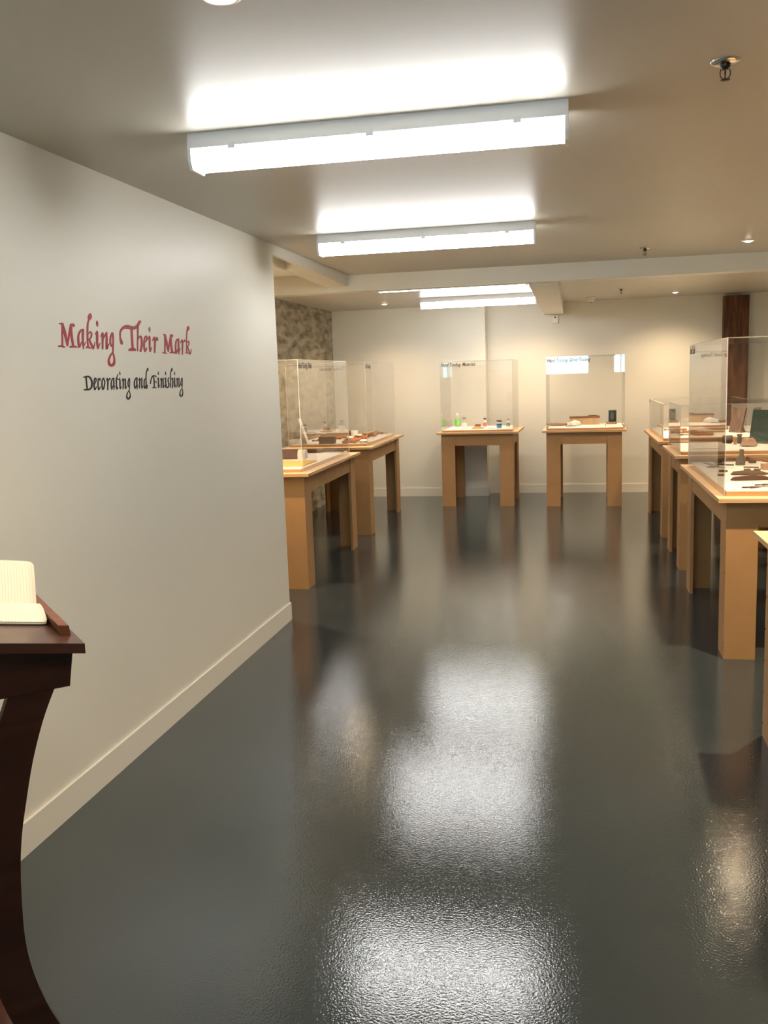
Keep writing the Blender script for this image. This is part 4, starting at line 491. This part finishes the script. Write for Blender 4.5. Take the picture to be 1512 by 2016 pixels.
# short right table
ZB = .9035
t = thing('book', 'green cloth-bound book leaning back on a small stand', 'book', (1.47, 7.84, ZB), R(-40))
bm = bmesh.new(); box(bm, -.095, .095, -.004, .004, 0, .27, mtx=rotm(0,0,.002,0,-.22)); bev(bm, .0015, 1); obj('front_cover', bm, 'green_cloth', t)
bm = bmesh.new(); box(bm, -.088, .088, .0045, .022, .005, .265, mtx=rotm(0,0,.002,0,-.22)); obj('pages', bm, 'page', t)
bm = bmesh.new(); box(bm, -.095, .095, .0225, .030, 0, .27, mtx=rotm(0,0,.004,0,-.22)); bev(bm, .0015, 1); obj('back_cover', bm, 'green_cloth', t)
t = thing('mallet', 'long tapering wooden handle with a dark round head on the short right table', 'mallet', (.93, 7.93, ZB+.034), R(-4))
bm = bmesh.new(); lathe(bm, [(.006,0), (.012,.02), (.014,.12), (.019,.24), (.015,.262)], 14, Matrix.Rotation(PI/2, 4, 'Y')); obj('handle', bm, 'brown_wood', t)
bm = bmesh.new(); lathe(bm, [(.026,.2625), (.033,.27), (.034,.335), (.026,.345)], 18, Matrix.Rotation(PI/2, 4, 'Y')); obj('head', bm, 'dark_metal', t)
bottle('jar', 'small black jar standing right of the mallet head', 1.318, 7.86, ZB, .018, .078, 'capblack', 'capblack', group=None, neck=.9)
bottle('bottle', 'small reddish bottle between the mallet head and the black jar', 1.275, 7.80, ZB, .013, .070, 'tool_wood', 'stone', group=None, neck=.8)
crumple('leather_scrap', 'crumpled tan leather piece in front of the green book', 'leather', 1.345, 7.60, ZB, .060, .05, .055, 'tan_leather', 5)
crumple('leather_scrap', 'dark rounded leather lump at the right edge of the short table', 'leather', 1.52, 7.52, ZB, .045, .04, .035, 'dark_wood', 12)
block('steel_rule', 'thin dark strip lying at the left of the short right table', 'ruler', 1.0, 7.42, ZB, .20, .025, .003, 'iron', .05, 0)
# nearest right table
ZA = .8915
t = thing('shears', 'grey pointed shears lying in the far left corner of the nearest right case', 'shears', (.905, 6.23, ZA), R(-84))
bm = bmesh.new(); prism(bm, [(-.26,.004), (-.22,-.03), (0,-.016), (0,.014)], 2, .001, .006); obj('blade', bm, 'iron', t)
bm = bmesh.new(); prism(bm, [(0,-.014), (.07,-.045), (.10,-.085), (.115,-.080), (.09,-.03), (.02,.012)], 2, .0065, .014); obj('grip', bm, 'iron', t)
bm = bmesh.new(); prism(bm, [(0,.014), (.07,.045), (.10,.085), (.115,.080), (.09,.03), (.02,-.012)], 2, .0145, .022); obj('grip', bm, 'iron', t)
t = thing('hammer', 'wooden-handled hammer with an upright dark block head', 'hammer', (1.075, 6.33, ZA), R(-6))
bm = bmesh.new(); prism(bm, [(-.034,0), (.022,0), (.028,.045), (.014,.062), (.014,.098), (-.010,.100), (-.012,.060), (-.026,.045)], 1, -.028, .028); bev(bm, .004, 2); obj('head', bm, 'felt', t)
bm = bmesh.new(); lathe(bm, [(.009,0), (.012,.08), (.010,.17), (.014,.20), (.006,.215)], 12, rotm(.029,0,.050,0,0,PI/2+.19)); obj('handle', bm, 'brown_wood', t)
def plane_tool(label, x, y, L, rz, bumps, group='dark iron tools on the nearest right table'):
    t = thing('iron_tool', label, 'tool', (x, y, ZA), rz, group)
    bm = bmesh.new(); prism(bm, [(-L/2,.004), (-L*.42,0), (L*.45,0), (L/2,.010), (L*.3,.024), (-L*.1,.026), (-L*.42,.020)], 1, -.014, .014); bev(bm, .002, 1); obj('body', bm, 'dark_wood', t)
    for q in bumps: pbox('lug', 'iron', t, q*L-.018, q*L+.018, -.010, .010, .0262 if abs(q) < .3 else .0255, .036, bevel=.003)
    return t
plane_tool('dark iron tool with two lugs lying in the middle of the nearest right case', 1.02, 5.74, .205, R(-3), (-.05,.22))
plane_tool('dark iron tool with one lug lying just in front of the two-lug tool', .985, 5.47, .225, R(6), (.05,))
block('iron_peg', 'tiny dark peg at the left of the two-lug tool', 'peg', .855, 5.70, ZA, .035, .012, .010, 'dark_wood', .1)
block('iron_peg', 'tiny dark peg just above the left end of the two-lug tool', 'peg', .90, 5.90, ZA, .05, .014, .012, 'dark_wood', -.1)
block('iron_peg', 'small dark peg at the right edge beside the two-lug tool', 'peg', 1.16, 5.76, ZA, .07, .014, .010, 'dark_wood', 0)
block('iron_peg', 'dark bar at the right edge beside the one-lug tool', 'peg', 1.13, 5.38, ZA, .14, .022, .016, 'dark_wood', 0)
block('iron_peg', 'thin dark rod lying just in front of the hammer head', 'peg', 1.10, 6.12, ZA, .09, .008, .008, 'dark_wood', -.2)
block('tan_block', 'pinkish tan block at the right edge of the nearest right case', 'block', 1.20, 6.02, ZA, .11, .07, .035, 'tan_leather', .1, .004)
def slim(label, x, y, L, rz):
    t = thing('spatula', label, 'tool', (x, y, ZA+.007), rz, 'slim curved tools at the front of the nearest right case')
    bm = bmesh.new(); lathe(bm, [(.002,0), (.006,.012), (.004,.05), (.0022,.07), (.002,L*.7), (.006,L*.85), (.004,L)], 10, Matrix.Rotation(PI/2, 4, 'Y')); obj('shaft', bm, 'dark_wood', t)
    bm = bmesh.new(); prism(bm, [(-.035,-.003), (0,-.006), (0,.006), (-.02,.010)], 2, -.003, .003); obj('tip', bm, 'dark_metal', t)
slim('slim dark tool nearest the front edge of the nearest right case', .905, 5.10, .18, R(8)); slim('slim dark tool just behind the nearest slim one, near the right edge', .985, 5.20, .18, R(14))
for k, (x, y, w) in enumerate([(.95,6.46,.05), (1.16,6.42,.04), (1.24,6.22,.05)]):
    block('iron_peg', ['small dark block left of the hammer', 'small dark block under the hammer handle', 'small dark block at the end of the hammer handle'][k], 'peg', x, y, ZA, w, .03, .02, 'dark_wood', .3*k)

# ------------------------------------------------------------------ lectern with notebook
P0 = Vector((-1.032, 1.740, 1.0)); U = Vector((-.676, .737, 0)).normalized(); S = Vector((.737, .676, 0)).normalized(); tau = R(10.5)
SP = S*math.cos(tau) - Vector((0,0,1))*math.sin(tau)
ang = math.atan2(S.y, S.x)      # local x = slope direction, local y = along the lip
root = thing('lectern', 'dark mahogany lectern with curved side legs at the left edge of the photo', 'lectern', (P0.x, P0.y, 0), ang)
def hz(s): return 1.0 - s*math.tan(tau)     # top surface height at slope coordinate s
LU, LS = .52, .50
bm = bmesh.new(); prism(bm, [(0,hz(0)), (0,hz(0)-.022), (-LS,hz(-LS)-.022), (-LS,hz(-LS))], 1, 0, LU); bev(bm, .002, 2); obj('top', bm, 'mahog_top', root)
bm = bmesh.new(); prism(bm, [(-.020,hz(-.02)-.0225), (-.032,.903), (-LS+.032,.903), (-LS+.02,hz(-LS+.02)-.0225)], 1, .031, LU-.031); bev(bm, .002, 1); obj('body_box', bm, 'mahog', root)
bm = bmesh.new(); prism(bm, [(-.012,hz(-.012)+.0003), (-.034,hz(-.034)+.0003), (-.036,hz(-.036)+.022), (-.014,hz(-.014)+.022)], 1, .080, LU-.06); bev(bm, .002, 1); obj('ledge', bm, 'lip', root)
R_ = [(-.065,.9025), (-.094,.837), (-.122,.752), (-.143,.665), (-.157,.599), (-.166,.531), (-.171,.449), (-.172,.354), (-.163,.277), (-.143,.195), (-.118,.127), (-.085,.055), (-.06,0)]
Li = [(-.160,.9025), (-.180,.851), (-.215,.76), (-.25,.68)]; Lb = [(-.25,.30), (-.231,.225), (-.219,.183), (-.19,.10), (-.15,0)]
c = -.25
def cr2(P, n=4):
    out = []
    for i in range(len(P)-1):
        p0 = P[max(i-1,0)]; p1 = P[i]; p2 = P[i+1]; p3 = P[min(i+2,len(P)-1)]
        for k in range(n):
            t = k/n; out.append(tuple(.5*((2*p1[j])+(-p0[j]+p2[j])*t+(2*p0[j]-5*p1[j]+4*p2[j]-p3[j])*t*t+(-p0[j]+3*p1[j]-3*p2[j]+p3[j])*t**3) for j in range(2)))
    out.append(P[-1]); return out
half = cr2(R_) + cr2(Lb[::-1]) + cr2(Li[::-1])   # right half outline, closed along x = c
for y0, y1, q in ((.032, .058, 1), (LU-.085, LU-.060, .6)):
    bm = bmesh.new(); hf = [(c+(p[0]-c)*q, p[1]) for p in half]
    prism(bm, hf, 1, y0, y1); prism(bm, [(2*c-p[0], p[1]) for p in hf][::-1], 1, y0, y1)
    bmesh.ops.remove_doubles(bm, verts=bm.verts[:], dist=.0002)
    obj('side_leg', bm, 'mahog', root)
bm = bmesh.new(); box(bm, c-.012, c+.012, .059, LU-.086, .33, .62); obj('stretcher', bm, 'mahog', root)
bm = bmesh.new(); box(bm, -.31, -.20, .059, LU-.086, .05, .075); bev(bm, .003, 1); obj('lower_shelf', bm, 'mahog_top', root)
# open notebook: built in the plane of the sloping top
E1 = S*math.cos(tau) - Vector((0,0,1))*math.sin(tau); E3 = U.cross(S) if U.cross(S).z > 0 else S.cross(U)
E3 = (E1.cross(U)); E3 = E3 if E3.z > 0 else -E3
BM = Matrix(((E1.x, U.x, E3.x, P0.x), (E1.y, U.y, E3.y, P0.y), (E1.z, U.z, E3.z, P0.z), (0,0,0,1)))
nb = bpy.data.objects.new('notebook', None); C.objects.link(nb); nb.matrix_world = BM; tag(nb, 'open cream notebook with rounded corners lying on the lectern', 'notebook')
def sheet(name, prof, xa, xb, m, th=.0015, rc=.014, near_end=True):
    """prof: (a, n) polyline along the lip; swept down the slope between xa and xb with rounded free corners"""
    bm = bmesh.new(); n = len(prof); rows = []
    ln = [0]
    for p, q in zip(prof, prof[1:]): ln.append(ln[-1] + math.dist(p, q))
    T_ = ln[-1]
    for i, (a, h) in enumerate(prof):
        d = T_-ln[i]; cut = 0
        if d < rc: cut = rc - math.sqrt(max(rc*rc - (rc-d)**2, 0))
        rows.append([bm.verts.new((xb-cut + (xa+cut-xb+cut)*k/6, a, h)) for k in range(7)])
    for i in range(n-1):
        for k in range(6): bm.faces.new((rows[i][k], rows[i][k+1], rows[i+1][k+1], rows[i+1][k])).smooth = True
    r = bmesh.ops.extrude_face_region(bm, geom=bm.faces[:]); bmesh.ops.translate(bm, vec=(0, 0, -th), verts=[g for g in r['geom'] if isinstance(g, bmesh.types.BMVert)])
    return obj(name, bm, m, nb)
def arc(pts, n=5): return cr2(pts, n)
xb, xa = -.042, -.252; sp = .315
sheet('cover', [(sp,.0018), (.25,.0018), (.20,.0018), (.190,.0018), (.182,.0018), (.178,.0018)], xa-.004, xb+.003, 'black', .0015)
sheet('cover', [(sp+.001,.0018), (.38,.010), (.43,.030), (.455,.050)], xa-.004, xb+.003, 'black', .0015)
sheet('page_block', arc([(sp,.0065), (.26,.0075), (.20,.0065), (.183,.0055), (.180,.0050)]), xa, xb, 'page', .0032)
sheet('page', arc([(sp,.012), (.275,.016), (.22,.010), (.185,.0072), (.181,.0068)]), xa, xb, 'page', .0006)
sheet('page', arc([(sp,.018), (.290,.029), (.25,.028), (.21,.018), (.185,.0088), (.180,.0078)]), xa, xb, 'page', .0006)
sheet('page_block', arc([(sp+.001,.014), (.345,.045), (.375,.078), (.400,.100), (.412,.112)]), xa, xb, 'page', .008)

# ------------------------------------------------------------------ camera, world, lights
cam = bpy.data.cameras.new('camera'); cam.sensor_fit = 'VERTICAL'; cam.sensor_height = 24; cam.lens = 24*1805.1/2016; cam.clip_start = .05
co = bpy.data.objects.new('camera', cam); C.objects.link(co)
a, b_, c_ = .1482, .2063, -.0340
ca, sa, cb, sb, cc, sc = math.cos(a), math.sin(a), math.cos(b_), math.sin(b_), math.cos(c_), math.sin(c_)
Rm = Matrix(((cc,-sc,0),(sc,cc,0),(0,0,1))) @ Matrix(((1,0,0),(0,ca,-sa),(0,sa,ca))) @ Matrix(((cb,0,sb),(0,1,0),(-sb,0,cb)))
def wv(r): return Vector((r[0], r[2], -r[1]))
rx, ry, rz_ = wv(Rm[0]), -wv(Rm[1]), -wv(Rm[2])
co.matrix_world = Matrix(((rx.x, ry.x, rz_.x, 0), (rx.y, ry.y, rz_.y, 0), (rx.z, ry.z, rz_.z, 1.55), (0,0,0,1)))
bpy.context.scene.camera = co
w = bpy.data.worlds.new('sky'); bpy.context.scene.world = w; w.use_nodes = True
bg = w.node_tree.nodes['Background']; bg.inputs[0].default_value = (.45,.85,1,1); bg.inputs[1].default_value = 6.0
for i, (xa_, xb_) in enumerate(WX):
    l = bpy.data.lights.new('window_portal', 'AREA'); l.shape = 'RECTANGLE'; l.size = xb_-xa_; l.size_y = W1-W0; l.cycles.is_portal = True
    o = bpy.data.objects.new('window_portal', l); C.objects.link(o); o.location = ((xa_+xb_)/2, YB-.16, (W0+W1)/2); o.rotation_euler = (PI/2, 0, PI)
s = bpy.context.scene
s.view_settings.view_transform = 'Standard'; s.view_settings.look = 'None'; s.view_settings.gamma = 1; s.view_settings.use_curve_mapping = False
s.view_settings.exposure = 1.25
s.cycles.max_bounces = 14; s.cycles.transparent_max_bounces = 40; s.cycles.glossy_bounces = 6; s.cycles.diffuse_bounces = 6
